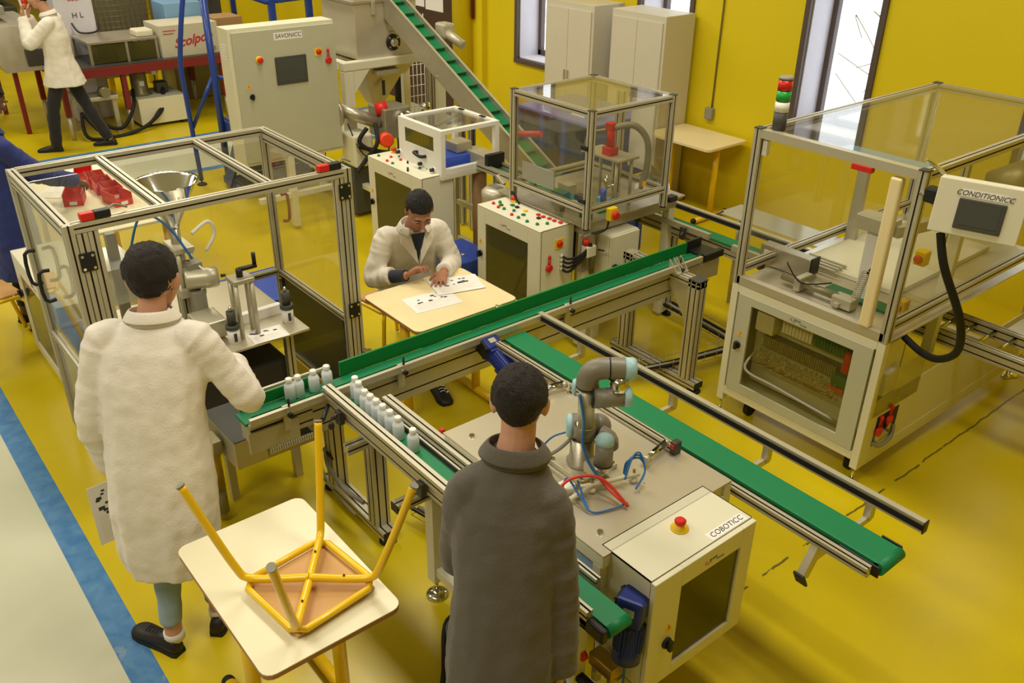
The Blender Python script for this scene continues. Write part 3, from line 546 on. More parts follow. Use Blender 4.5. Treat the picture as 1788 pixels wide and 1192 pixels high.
# lower right side
MB().box(x1-.008,x1-.002,y0+.045,y1-.05,.1,.52).build('side_panel','cream',t); MB().box(x1-.002,x1+.002,y0+.02,y0+.5,.42,.68).build('side_guard','clear',t)
MB().box(x1-.1,x1-.01,4.07,4.2,.52,.66,.004).build('junction_box','white',t); MB().box(x1-.07,x1-.06,4.05,4.07,.58,.66,.003).build('isolator','red',t); MB().box(x1-.2,x1-.1,4.3,4.4,.5,.75,.003).build('valve_island','olive',t)
MB().box(x1-.0018,x1-.001,4.06,4.28,.21,.40).build('service_opening','slot',t)
for y,z in ((4.08,.37),(4.17,.41)): padlock(t,(x1+.003,y,z-.06),(1,0,0),1.3)
MB().box(x1-.02,x1+.02,4.07,4.2,.235,.29,.01).build('air_filter','alu',t); MB().tube([(x1+.01,4.05,.24),(x1+.03,4.1,.22),(x1+.03,4.2,.24),(x1+.01,4.24,.29)],.012).build('air_hose','gtube',t); MB().cyl((x1+.015,4.17,.28),(x1+.015,4.17,.34),.014,12).build('regulator','brass',t)
# side acrylic shelf over the transfer line
MB().box(-3.78,-2.82,5.03,5.3,.775,.785,.002).build('infeed_shelf','cloudy',t)
for x in (-3.7,): MB().cyl((x,5.2,.03),(x,5.2,.775),.015).build('shelf_leg','alu',t)
# HMI panel
hx=Vector((math.cos(math.radians(17)),math.sin(math.radians(17)),0)); hn=Vector((hx.y,-hx.x,0)); tl=math.radians(8)
hz=Vector((0,0,1))*math.cos(tl)-hn*math.sin(tl); hn2=hx.cross(hz); hc=Vector((-1.50,3.77,1.73)); Rm=Matrix((hx,hz,hn2)).transposed()
p=thing('touch_screen_box','beige touch-screen box titled CONDITIONICC mounted on the corner post of the packing machine','control panel',hc)
MB().quadbox(hc-hn2*.045,(.35,.235,.09),Rm,.004).build('panel_box','cream',p)
scr=MB().quadbox(hc+hx*.012-hz*.02+hn2*.004,(.185,.13,.012),Rm,.004).build('screen_bezel','dgrey',p); MB().quadbox(hc+hx*.012-hz*.018+hn2*.0105,(.15,.095,.001),Rm).build('screen','screen',scr)
lb=MB().quadbox(hc+hx*.012+hz*.068+hn2*.001,(.185,.03,.001),Rm).build('name_label','wplast',p); text('CONDITIONICC',.03,hc+hx*.012+hz*.067+hn2*.002,hx,hz,'ink',lb,shear=.25)
for z in (1.83,1.68): MB().tube([(-1.85,3.96,z),(-1.77,3.9,z),(-1.68,3.80,z)],.01,8).build('hinge_arm','chrome',p)
MB().box(-1.78,-1.72,3.84,3.9,1.68,1.75,.01).build('cable_gland','black',p)
MB().tube([(-1.62,3.75,1.6),(-1.57,3.76,1.45),(-1.48,3.85,1.2),(-1.49,3.95,1.0),(-1.6,4.05,.87),(-1.72,4.12,.83),(-1.84,4.15,.86)],.019,12).build('thick_cable','rubber',p)
# roller conveyor leaving to the right
t=thing('roller_conveyor','aluminium roller conveyor with shiny rollers leaving the packing machine at the right edge','conveyor',(-1.4,5,0))
for y in (4.84,5.14): MB().prof((-2.2,y,.6),(-.5,y,.6),.04,.08).build('side_rail',AL,t)
for i in range(14): MB().cyl((-2.1+i*.115,4.86,.61),(-2.1+i*.115,5.12,.61),.013,14).build('roller','chrome',t)
MB().prof((-1.6,4.99,.08),(-1.6,4.99,.56),.045,.045).build('leg',AL,t) if 0 else None
MB().box(-.8,-.75,4.84,5.14,.05,.56).build('leg','alu',t); foot(t,-1.85,5.9-.02,.1,.05,'chrome')
MB().box(-1.8,-.6,5.3,5.9,.5,.52,.003).build('outfeed_table','cream',t); MB().prof((-1.8,5.28,.55),(-.6,5.28,.55),.03,.04).build('side_rail',AL,t)
# ======== robot table ========
t=thing('robot_table','low white-framed steel robot table between the two conveyors','table',(-2.1,2.1,0))
X0,X1,Y0,Y1,Z=-2.60,-1.62,1.76,2.47,.86
MB().box(X0,X1,Y0,Y1,Z-.012,Z,.002).build('steel_top','sheet',t)
for y in (Y0+.02,Y1-.02): 
    MB().box(X0+.01,X1,y-.02,y+.02,Z-.06,Z-.012,.003).build('top_rail','cream',t); MB().box(X0+.06,X1-.06,y-.02-(.10 if y<2 else 0),y+.02-(.10 if y<2 else 0),.14,.19,.003).build('lower_rail','cream',t)
for x in (X0+.03,X1-.03):
    MB().box(x-.02,x+.02,Y0+.04,Y1-.04,Z-.06,Z-.012,.003).build('top_rail','cream',t); MB().box(x-.02,x+.02,Y0-.05,Y1-.05,.14,.19,.003).build('lower_rail','cream',t); MB().box(x-.02,x+.02,Y0-.05,Y1-.05,.64,.69,.003).build('middle_rail','cream',t); MB().box(x-.02,x+.02,Y0+.0,Y0+.04,.69,Z-.06,.003).build('upright','cream',t)
    for y,zt_ in ((Y0-.08,.70),(Y1-.025,Z-.06)): MB().box(x-.03,x+.03,y-.03,y+.03,.1,zt_,.003).build('leg','cream',t); foot(t,x,y,.1,.052,'chrome')
MB().box(X0+.055,X1-.055,Y0+.03,Y0+.04,.42,Z-.06).build('side_panel','skyb',t); MB().box(X0+.02,X0+.03,Y0+.05,Y1-.05,.3,Z-.06).build('side_panel','btube',t)
for x,y in ((-1.72,1.84),(-2.5,1.84),(-2.5,2.4)): MB().cyl((x,y,Z),(x,y,Z+.008),.012,12).build('bolt','chrome',t)
for i,(x,y) in enumerate(((-1.83,2.18),(-1.80,2.12))): MB().box(x,x+.012,y,y+.002,Z,Z+.0008).build('slot_mark','slot',t)
MB().prof((-2.52,2.43,Z+.02),(-1.9,2.43,Z+.02),.03,.035).build('sensor_rail',AL,t); MB().box(-1.9,-1.87,2.41,2.45,Z,Z+.06,.004).build('sensor','dark_belt',t); MB().box(-1.895,-1.875,2.405,2.41,Z+.03,Z+.05,.002).build('sensor_lens','red',t)
def pcyl(name,label,a,b,r):
    a,b=Vector(a),Vector(b); d=(b-a).normalized(); p=thing(name,label,'cylinder',a); MB().cyl(a,b,r,16).build('barrel','chrome',p)
    MB().cyl(a-d*.012,a+d*.012,r*1.35,12).build('end_block','alu',p); MB().cyl(b-d*.012,b+d*.012,r*1.35,12).build('end_block','alu',p); MB().tube([a+(b-a)*.3+Vector((0,0,r*1.5)),a+(b-a)*.95+Vector((0,0,r*1.5))],.004,8).build('sensor_switch','rubber',p); return p
pcyl('pneumatic_cylinder','slim chrome cylinder lying at the far right of the robot table',(-1.90,2.27,Z+.03),(-1.93,2.42,Z+.03),.013)
pcyl('pneumatic_cylinder','small chrome cylinder at the far left of the robot table',(-2.56,2.3,Z+.028),(-2.54,2.40,Z+.028),.013)
p=thing('terminal_block','small white connector block near the grey sleeve on the robot table','block',(-1.98,1.9,Z)); MB().box(-2.0,-1.95,1.88,1.93,Z,Z+.04,.004).build('block_body','panelw',p); MB().cyl((-1.96,1.95,Z+.03),(-1.93,1.97,Z+.05),.004,8).build('plug','brass',p)
# cobot control cabinet
t=thing('control_cabinet','beige control cabinet with smoked door labelled COBOTICC in the lower right','cabinet',(-1.54,2.08,.32))
a0,a1,b0,b1,c0,c1=-1.67,-1.42,1.80,2.35,.33,.86
s=MB().box(a0,a1-.012,b0,b0+.004,c0,c1).box(a0,a1-.012,b1-.004,b1,c0,c1).box(a0,a0+.004,b0,b1,c0,c1).box(a0,a1-.012,b0,b1,c0,c0+.004).box(a0,a1-.012,b0,b1,c1-.005,c1); s.build('cabinet_body','cream',t)
d=MB().box(a1-.01,a1+.012,b0,1.945,c0,c1-.003,.003).box(a1-.01,a1+.012,2.275,b1,c0,c1-.003,.003).box(a1-.01,a1+.012,1.945,2.275,c0,.385,.002).box(a1-.01,a1+.012,1.945,2.275,.77,c1-.003,.002).build('door','cream',t)
MB().box(a1-.002,a1+.002,1.94,2.28,.38,.775).build('door_window','smoke',d); knob(d,(a1+.012,1.895,.53),(1,0,0)); warn_sign(d,(a1+.0122,1.90,.60),(0,1,0),(1,0,0)); maker(d,(a1+.0125,2.12,.805),(0,1,0),(0,0,1))
e=MB().lathe((-1.555,2.085,c1),(0,0,1),[(.034,0),(.034,.005),(.018,.007),(.017,.024)]).build('stop_collar','yel',t); MB().lathe((-1.555,2.085,c1+.022),(0,0,1),[(.012,0),(.021,.006),(.022,.016),(.014,.024)]).build('stop_button','red',e)
lb=MB().box(-1.475,-1.435,2.13,2.33,c1,c1+.0008).build('name_label','wplast',t); text('COBOTICC',.034,(-1.455,2.23,c1+.001),(0,1,0),(-1,0,0),'ink',lb,shear=.2)
MB().box(a0+.01,a0+.02,b0+.03,b1-.03,.38,.8).build('back_plate','olive',t)
for z in (.45,.6,.72): MB().box(a0+.02,a0+.07,b0+.06,b1-.06,z,z+.035,.003).build('terminal_row','olive',t)
# under table tangle
t=thing('air_service_unit','brass and black air service unit with looped blue hoses under the conveyor end','valve unit',(-1.55,1.76,.3))
MB().box(-1.62,-1.5,1.72,1.78,.36,.42,.005).build('manifold','brass',t); MB().cyl((-1.6,1.75,.28),(-1.6,1.75,.36),.02,14).build('filter_bowl','alu',t); MB().cyl((-1.52,1.75,.3),(-1.52,1.75,.36),.02,14).build('filter_bowl','brass',t)
MB().cyl((-1.62,1.68,.42),(-1.62,1.70,.42),.02,14).build('red_knob','red',t); MB().box(-1.68,-1.5,1.66,1.7,.3,.33,.01).build('black_clip','rubber',t)
for k in range(3): MB().tube([(-1.66,1.72,.6),(-1.70,1.66,.45-.02*k),(-1.6,1.6-.01*k,.33),(-1.5,1.64,.3),(-1.45,1.72,.36),(-1.48,1.76,.48)],.005).build('air_hose',['btube','rubber','btube'][k],t)
def cab(t,x0,x1,y0,y1,z0,z1,win,kz,knobx,legs=True):
    MB().box(x0,x1,y0+.012,y0+.016,z0,z1-.006).box(x0,x0+.004,y0+.012,y1,z0,z1).box(x1-.004,x1,y0+.012,y1,z0,z1).box(x0,x1,y1-.004,y1,z0,z1).box(x0,x1,y0+.012,y1,z0,z0+.004).box(x0,x1,y0,y1,z1-.008,z1,.002).build('cabinet_body','cream',t)
    a,b,c,d=win; q=MB().box(x0,a,y0,y0+.014,z0,z1-.01,.002).box(b,x1,y0,y0+.014,z0,z1-.01,.002).box(a,b,y0,y0+.014,z0,c,.002).box(a,b,y0,y0+.014,d,z1-.01,.002).build('door','cream',t)
    MB().box(a-.005,b+.005,y0+.005,y0+.009,c-.005,d+.005).build('door_window','smoke',q); knob(q,(knobx,y0,kz),(0,-1,0)); warn_sign(q,(knobx,y0-.001,kz+.09),(1,0,0),(0,-1,0))
    for z in (c+.08,c+.2,c+.3): 
        if z<d: MB().box(a+.02,b-.06,y1-.06,y1-.01,z,z+.035,.003).build('terminal_row','olive',t)
    maker(q,((x0+x1)/2-.02,y0-.0015,d+.045),(1,0,0),(0,0,1)); return q
def push(t,x,y,z,m,sq=False,r=.012):
    b=MB()
    if sq: b.box(x-r,x+r,y-r,y+r,z,z+.012,.002)
    else: b.lathe((x,y,z),(0,0,1),[(r,0),(r,.006),(r*.8,.014)])
    b.build('push_button',m,t)
# ======== central control desk ========
t=thing('button_control_cabinet','beige cabinet with smoked door and a top full of coloured push buttons, in the centre','cabinet',(-4.3,3.6,.3))
q=cab(t,-4.645,-3.98,3.49,3.79,.30,.93,(-4.555,-4.10,.36,.815),.58,-4.61)
for (x,y),m,sq in (((-4.58,3.58),'red',0),((-4.5,3.56),'red',0),((-4.57,3.63),'green',0),((-4.52,3.6),'gpcb',1),((-4.45,3.57),'green',0),((-4.42,3.66),'black',1),((-4.38,3.60),'green',0),((-4.33,3.66),'yel',1),((-4.33,3.54),'red',0),((-4.28,3.60),'green',1),((-4.26,3.54),'green',0),((-4.22,3.68),'red',1),((-4.17,3.68),'red',1),((-4.17,3.64),'black',1),((-4.12,3.69),'red',1),((-4.07,3.69),'red',1),((-4.02,3.70),'red',1),((-4.17,3.54),'green',0),((-4.09,3.56),'green',0),((-4.06,3.62),'green',0),((-4.47,3.66),'green',1)): push(t,x,y,.93,m,sq)
e=MB().lathe((-4.53,3.72,.93),(0,0,1),[(.025,0),(.018,.004),(.016,.02)]).build('stop_collar','yel',t); MB().lathe((-4.53,3.72,.945),(0,0,1),[(.012,0),(.022,.008),(.022,.018),(.014,.026)]).build('stop_button','red',e)
e=MB().box(-3.98,-3.976,3.62,3.70,.775,.845,.001).build('switch_plate','yel',t); MB().lathe((-3.976,3.66,.81),(1,0,0),[(.025,0),(.02,.012),(.012,.016)]).build('rotary_isolator','red',e); padlock(t,(-3.978,3.57,.66),(1,0,0),1.2)
for k in range(4): MB().tube([(-3.98,3.68,.72-.03*k),(-3.92,3.70,.71-.03*k),(-3.86,3.76,.75-.012*k),(-3.84,3.82,.82-.01*k)],.009).build('cable','rubber',t); 
for k in range(4): MB().cyl((-3.98,3.68,.72-.03*k),(-3.962,3.683,.72-.03*k),.013,12).build('cable_gland','cream',t)
for x in (-4.6,-4.03): MB().box(x-.025,x+.025,3.52,3.57,0,.3,.003).build('leg','cream',t)
# ======== central glazed assembly machine ========
t=thing('assembly_machine','glass-sided aluminium enclosure on a steel table holding a red press, in the centre','machine',(-4.2,4.1,0))
x0,x1,y0,y1=-4.55,-3.81,3.73,4.45
MB().box(-4.72,-3.86,3.735,4.74,.94,.952,.002).build('steel_top','steel',t); MB().box(-4.70,-3.9,3.80,4.70,.86,.94).build('table_apron','steel',t)
for (a,c) in ((-4.66,3.84),(-3.93,3.84),(-4.66,4.66),(-3.93,4.66)): MB().box(a-.03,a+.03,c-.03,c+.03,.03,.86,.003).build('leg','cream',t)
for (a,c) in ((x0,y0),(x1,y0),(x0,y1),(x1,y1)):
    MB().prof((a,c,.95),(a,c,1.70),.04,.04,up=(1,0,0)).build('enclosure_post',AL,t); MB().cyl((a,c,.94),(a,c,.965),.02,12).build('post_base','black',t); MB().box(a-.021,a+.021,c-.021,c+.021,1.70,1.705).build('post_cap','dgrey',t)
for z in (1.07,1.68):
    for y in (y0,y1): MB().prof((x0+.02,y,z),(x1-.02,y,z),.035,.04).build('enclosure_rail',AL,t)
    for x in (x0,x1): MB().prof((x,y0+.02,z),(x,y1-.02,z),.035,.04).build('enclosure_rail',AL,t)
for a in ((x0,x1,y0-.002,y0+.002,1.09,1.66),(x0,x1,y1-.002,y1+.002,1.09,1.66),(x0-.002,x0+.002,y0,y1,1.09,1.66),(x1-.002,x1+.002,y0,y1,1.09,1.66),(x0,x1,y0,y1,1.694,1.698)): MB().box(*a).build('pane','clear',t)
MB().box(x0+.1,x0+.42,y0-.006,y0+.006,1.12,1.24).build('cloudy_flap','cloudy',t)
for z in (1.47,1.13): MB().box(x1-.06,x1-.0,y0-.028,y0-.018,z-.014,z+.014,.002).build('hinge','black',t)
for k,(y,m) in enumerate(((4.17,'wplast'),(4.24,'warn'))): MB().box(x1+.003,x1+.004,y-.018,y+.018,1.13,1.165).build('safety_sticker',m,t)
# press
p=MB().box(-4.28,-3.92,4.1,4.3,1.28,1.295,.002).build('press_plate','alu',t)
MB().cyl((-4.07,4.17,1.3),(-4.07,4.17,1.5),.028,20).build('press_cylinder','red',t); MB().box(-4.11,-4.03,4.13,4.21,1.295,1.35,.005).build('press_base','red',t); MB().box(-4.10,-4.04,4.14,4.20,1.46,1.51,.005).build('press_head','red',t)
MB().tube([(-4.05,4.18,1.48),(-3.95,4.26,1.5),(-3.88,4.32,1.40),(-3.88,4.33,1.2),(-3.9,4.3,1.08)],.022).build('fat_hose','gtube',t); MB().tube([(-4.1,4.15,1.46),(-4.2,4.1,1.42),(-4.24,4.1,1.33)],.01).build('thin_hose','gtube',t)
for (a,c) in ((-4.25,4.13),(-3.96,4.13),(-4.25,4.27),(-3.96,4.27)): MB().cyl((a,c,.94),(a,c,1.28),.012,12).build('guide_column','alu',t)
MB().prof((-4.22,4.40,.94),(-4.22,4.40,1.66),.05,.05,up=(1,0,0)).build('inner_post',AL,t); MB().box(-4.16,-3.95,4.44,4.46,1.15,1.62,.004).build('white_backplate','white',t)
MB().cyl((-4.70,3.9,1.34),(-4.52,3.95,1.37),.022,16).build('red_actuator','red',t)
for i,(a,c,s,m) in enumerate(((-4.3,3.95,.06,'gpcb'),(-4.1,3.9,.05,'alu'),(-4.0,4.0,.04,'brass'),(-4.05,4.12,.05,'skyb'),(-4.2,4.05,.045,'dark_belt'),(-3.95,3.86,.04,'gpcb'),(-4.4,4.1,.06,'alu'),(-4.15,3.90,.025,'alu'))): MB().box(a-s,a+s,c-s*.6,c+s*.6,.94,.94+s*1.4,.004).build('tooling_block',m,t)
MB().box(-4.7,-3.95,3.98,4.08,.95,.965).build('feed_belt','green',t)
MB().cyl((-4.02,4.1,1.0),(-4.02,4.1,1.18),.012,10).cyl((-4.02,4.1,1.09),(-3.97,4.13,1.12),.01,10).build('clamp_tool','chrome',t); MB().cyl((-4.0,4.06,1.0),(-4.0,4.06,1.1),.02,12).build('blue_valve','bluebox',t)
MB().tube([(-4.5,3.68,1.0),(-4.47,3.66,1.03),(-4.42,3.68,.95)],.006).build('cable','rubber',t)
MB().box(-4.20,-4.14,3.80,3.85,.95,.985,.008).cyl((-4.17,3.82,.97),(-4.12,3.80,1.0),.012,12).build('ball_valve','olive',t)
b=MB().box(-3.77,-3.73,3.86,3.93,.99,1.075,.006).build('stop_box','yel',t); MB().lathe((-3.73,3.895,1.03),(1,0,0),[(.012,0),(.028,.012),(.03,.022),(.02,.034)]).build('stop_button','red',b); MB().tube([(-3.75,3.87,.99),(-3.76,3.86,.93),(-3.8,3.8,.9)],.006).build('stop_cable','rubber',b)
MB().box(-3.85,-3.79,4.5,4.58,.96,1.0,.006).build('black_clip','black',t); MB().cyl((-3.9,4.52,.98),(-3.82,4.56,.98),.02,12).build('white_fitting','panelw',t)
# air unit + small cabinet
t=thing('regulator_unit','cream air regulator with a red cap beside the button cabinet','regulator',(-3.86,3.82,.6))
MB().box(-3.9,-3.83,3.78,3.86,.72,.8,.01).build('regulator_body','cream',t); MB().cyl((-3.87,3.80,.8),(-3.87,3.80,.84),.022,16).build('red_cap','red',t); MB().cyl((-3.85,3.84,.6),(-3.85,3.84,.72),.022,16).build('filter_bowl','smoke',t); MB().cyl((-3.82,3.86,.77),(-3.78,3.88,.77),.006,8).build('fitting','black',t); MB().box(-3.92,-3.89,3.78,3.9,.6,.85).build('bracket','steel',t)
t=thing('small_beige_cabinet','plain beige cabinet without window to the right of the button cabinet','cabinet',(-3.97,4.1,.35))
MB().box(-4.12,-3.805,3.94,4.22,.35,.845,.004).build('cabinet_body','cream',t); d=MB().box(-3.803,-3.787,3.945,4.215,.36,.84,.003).build('door','cream',t); knob(d,(-3.787,3.99,.62),(1,0,0))
MB().box(-4.02,-3.96,3.98,4.06,0,.35,.003).build('stand','cream',t)
# ======== left control cabinet with white hood ========
t=thing('hood_control_cabinet','beige cabinet with smoked door and sparse buttons below the small white glazed hood','cabinet',(-5.7,3.6,.25))
q=cab(t,-6.09,-5.33,3.48,3.78,.22,.93,(-6.0,-5.47,.3,.82),.56,-6.045)
for (x,y),m in (((-6.02,3.54),'green'),((-5.93,3.6),'red'),((-5.86,3.52),'red'),((-5.82,3.62),'red'),((-5.78,3.52),'green'),((-5.9,3.66),'gpcb'),((-5.55,3.62),'gpcb'),((-5.5,3.66),'green'),((-5.45,3.66),'green')): push(t,x,y,.93,m)
e=MB().lathe((-6.03,3.69,.93),(0,0,1),[(.024,0),(.017,.004),(.015,.02)]).build('stop_collar','yel',t); MB().lathe((-6.03,3.69,.945),(0,0,1),[(.012,0),(.022,.008),(.022,.018),(.014,.026)]).build('stop_button','red',e)
for x,y in ((-5.72,3.62),(-5.58,3.53),(-5.55,3.51)): MB().cyl((x,y,.93),(x,y,.95),.008,10).build('toggle_switch','black',t)
for x in (-6.03,-5.39): MB().box(x-.025,x+.025,3.52,3.57,0,.22,.003).build('leg','cream',t)
t=thing('white_hood_station','small white hooded station with a glazed lid and black handle','machine',(-5.6,3.9,0))
hx0,hx1,hy0,hy1,hz0,hz1=-5.88,-5.30,3.65,4.2,.92,1.265
f=MB()
for a in ((hx0,hx1,hy0-.0,hy0+.012,hz0,1.01),(hx0,-5.79,hy0,hy0+.012,1.01,1.20),(-5.40,hx1,hy0,hy0+.012,1.01,1.20),(hx0,hx1,hy0,hy0+.012,1.20,hz1-.03),(-5.79,-5.40,hy0,hy0+.012,1.01,1.09)): f.box(*a)
f.build('front_panel','white',t); MB().box(-5.8,-5.39,hy0+.004,hy0+.007,1.08,1.21).build('front_window','smoke',t)
for (x,y) in ((hx0,hy0),(hx1-.04,hy0),(hx0,hy1-.04),(hx1-.04,hy1-.04)): MB().box(x+.001,x+.039,y+(.013 if y==hy0 else 0),y+.039,hz0,hz1-.03).build('hood_post','white',t)
for a in ((hx0,hx1,hy0,hy0+.04),(hx0,hx1,hy1-.04,hy1),(hx0,hx0+.04,hy0+.04,hy1-.04),(hx1-.04,hx1,hy0+.04,hy1-.04)): MB().box(*a,hz1-.03,hz1,.0).build('lid_frame','white',t)
for a in ((hx1-.04,hx1,hy0+.041,hy1-.041,hz0,hz0+.05),(hx0,hx0+.04,hy0+.041,hy1-.041,hz0,hz0+.05)): MB().box(*a,.003).build('side_frame','white',t)
MB().box(hx0+.03,hx1-.03,hy0+.03,hy1-.03,hz1-.014,hz1-.01).build('lid_pane','clear',t)
MB().tube([(-5.62,hy0,1.04),(-5.61,hy0-.04,1.045),(-5.52,hy0-.045,1.035),(-5.51,hy0,1.03)],.013).build('handle','black',t)
for x,z in ((-5.87,.985),(-5.56,.965),(-5.40,.955)): e=MB().cyl((x,hy0,z),(x,hy0-.008,z),.022,18).build('knob_collar','panelw',t); MB().cyl((x,hy0-.008,z),(x,hy0-.035,z),.014,14).build('knob','black',e)
for y in (hy0+.4,): 
    for x in (-5.78,-5.5): MB().box(x,x+.06,hy1-.05,hy1-.02,hz1,hz1+.008,.003).build('lid_hinge','black',t)
MB().box(-5.8,-5.4,3.75,4.1,.93,1.02,.01).build('mould_block','bluebox',t); MB().box(-5.6,-5.45,3.9,4.05,1.02,1.1,.01).build('mould_head','alu',t)
MB().box(hx0,hx1,hy0,hy1,hz0-.03,hz0,.003).build('base_plate','cream',t)
MB().cyl((-5.36,4.05,0.03),(-5.36,4.05,.89),.055,20).build('column','card',t) ; MB().box(-5.60,-5.3,3.85,4.25,.0,.03,.003).build('column_base','cream',t)
for z in (.12,.45): MB().box(hx0+.05,hx1+.02,4.16,4.2,z,z+.045,.003).build('frame_rail','cream',t)
for x in (hx0+.02,hx1): MB().box(x-.02,x+.02,4.16,4.2,0,.89,.003).build('frame_leg','cream',t)
t=thing('link_conveyor','small aluminium conveyor with dark green belt between the white hood and the glass enclosure','conveyor',(-5,4.3,0))
MB().box(-5.7,-4.45,4.02,4.1,.93,.945,.003).build('belt','gpcb',t); MB().prof((-5.3,3.99,.95),(-4.6,3.99,.95),.03,.05).build('near_rail',AL,t); MB().prof((-5.4,4.13,.96),(-4.6,4.13,.96),.03,.05).build('far_rail',AL,t)
MB().box(-5.5,-5.2,3.99,4.13,.95,1.04,.005).build('cover','alu',t); MB().box(-5.2,-5.16,3.98,4.14,.95,1.06).build('stop_plate','black',t); MB().box(-4.66,-4.60,3.96,3.99,.95,.99,.004).build('clip','gpcb',t)
for x in (-5.15,-4.85): MB().prof((x,4.06,.03),(x,4.06,.92),.045,.045,up=(1,0,0)).build('leg',AL,t)
MB().quadbox((-4.98,3.96,.92),(.1,.03,.03),Euler((0,.5,0)).to_matrix(),.004).build('angled_bracket','alu',t)
t=thing('pump_motor','round grey ribbed motor standing behind the button cabinet','motor',(-4.86,3.82,0))
MB().lathe((-4.86,3.82,.1),(0,0,1),[(.09,0),(.1,.02),(.1,.75),(.105,.76),(.105,.8),(.07,.83)],32).build('motor_body','alu',t)
g=MB(); 
for i in range(7): g.cyl((-4.92,3.79+i*.01,.932),(-4.80,3.79+i*.01,.932),.002,6)
g.build('fan_grille','gtube',t)['kind']='stuff'; MB().box(-4.98,-4.74,3.7,3.94,0,.1,.01).build('motor_foot','dgrey',t)
t=thing('blue_tank','dark blue box tank with red cap and white label behind the seated man','tank',(-5.0,3.3,0))
MB().box(-5.12,-4.72,3.38,3.7,.12,.48,.01).build('tank_body','blue',t); MB().box(-5.45,-4.66,3.2,3.74,.05,.12,.01).build('drip_tray','dblue',t); MB().cyl((-4.98,3.46,.48),(-4.98,3.46,.51),.02,14).build('filler_cap','red',t); MB().cyl((-4.84,3.5,.48),(-4.84,3.5,.49),.012,12).build('vent','alu',t)
q=MB().box(-4.92,-4.76,3.378,3.379,.26,.36).build('label','wplast',t); maker(q,(-4.84,3.377,.31),(1,0,0),(0,0,1),.8)
# ======== blue framed enclosure and inclined conveyor ========
t=thing('blue_machine','blue framed machine with dark glazed panels seen through the central glass enclosure','machine',(-5.4,5.2,0))
a0,a1,b0,b1,H=-5.85,-4.92,4.82,5.5,1.2
MB().box(a0,a1,b0,b1,H-.03,H,.01).build('top_plate','lav',t)
for x in (a0+.03,a0+.33,a0+.6,a1-.03): MB().box(x-.025,x+.025,b0,b0+.05,0,H-.03).build('post','blue',t)
for y in (b0+.35,b1-.025): MB().box(a1-.05,a1,y-.025,y+.025,0,H-.03).build('post','blue',t)
MB().box(a0,a1,b0,b0+.04,.68,.74).build('crossbar','blue',t); MB().box(a1-.04,a1,b0,b1,.68,.74).build('crossbar','blue',t)
MB().box(a0+.01,a1-.01,b0+.02,b0+.03,.05,H-.03).build('glazed_panel','dark',t); MB().box(a1-.03,a1-.02,b0+.01,b1-.01,.05,H-.03).build('side_panel','blue',t); MB().box(a0,a0+.02,b0,b1,.05,H-.03).build('side_panel','blue',t); MB().box(a0+.1,a1-.1,b0+.2,b1-.1,.1,.9,.02).build('inner_machine','olive',t)
MB().box(-5.3,-5.15,4.95,5.1,H,H+.01).build('paper','wplast',t); MB().cyl((-5.06,4.97,H),(-5.06,4.97,H+.1),.022,14).build('red_knob','redp',t)
t=thing('inclined_conveyor','inclined stainless conveyor with green cleated belt rising to the hopper','conveyor',(-5.2,4.55,0))
A=Vector((-5.1,4.55,.78)); B=Vector((-7.35,4.55,1.90)); D=(B-A).normalized(); Nn=Vector((D.z,0,-D.x)); Nn=Nn if Nn.z>0 else -Nn; L=(B-A).length; Rb=Matrix((D,Vector((0,1,0)),D.cross(Vector((0,1,0))))).transposed(); mid=(A+B)/2
MB().quadbox(mid,(L,.14,.03),Rb).build('belt','green',t)
for s in (-1,1): MB().quadbox(mid+Vector((0,.08*s,0))-Nn*.04,(L+.06,.012,.2),Rb).build('side_cheek','steel',t); MB().quadbox(mid+Vector((0,.08*s,0))+Nn*.062,(L+.06,.022,.008),Rb).build('cheek_edge','alu',t)
for i in range(14): MB().quadbox(A+D*(.12+i*.175)+Nn*.03,(.012,.13,.03),Rb).build('cleat','gpcb',t)
MB().cyl(A+D*1.5+Vector((0,-.14,-.08)),A+D*1.5+Vector((0,-.13,-.08)),.012,12).build('bolt','chrome',t); MB().box(-6.85,-6.7,4.68,4.8,1.62,1.75,.02).cyl((-6.75,4.72,1.68),(-6.55,4.78,1.58),.04,16).build('motor_shape','alu',t)
for x in (-6.35,-6.2): MB().prof((x,4.6,0.02),(x,4.6,1.25),.05,.05,up=(1,0,0)).build('support_post',AL,t)
MB().prof((-7.0,4.72,.02),(-7.0,4.72,1.55),.05,.05,up=(1,0,0)).build('support_post',AL,t)
for y in (4.44,4.66): MB().box(-5.3,-5.22,y-.02,y+.02,0,.75).build('leg','steel',t)
# ======== hopper / soap machine ========
t=thing('mixing_hopper','large stainless square hopper with round side bearing on a white frame','hopper',(-7.7,4.55,0))
X=-7.35
MB().box(X-.6,X,4.16,4.82,1.40,2.02,.004).build('hopper_box','sheet',t); MB().box(X-.62,X+.02,4.13,4.85,1.88,1.905,.004).build('rim','steel',t)
b=MB().lathe((X,4.55,1.52),(1,0,0),[(.075,0),(.075,.012),(.06,.02)],28).build('bearing_flange','black',t); MB().lathe((X+.02,4.55,1.52),(1,0,0),[(.04,0),(.035,.02),(.02,.03)]).build('shaft_end','alu',b)
for k in range(4): an=PI/4+k*PI/2; MB().cyl((X+.012,4.55+.058*math.cos(an),1.52+.058*math.sin(an)),(X+.022,4.55+.058*math.cos(an),1.52+.058*math.sin(an)),.009,8).build('bolt','chrome',b)
MB().box(X+.0,X+.01,4.52,4.57,1.61,1.625).build('plate','brass',t)
for y in (4.33,4.60): MB().box(X,X+.03,y,y+.035,1.78,1.9,.004).build('clamp_latch','alu',t)
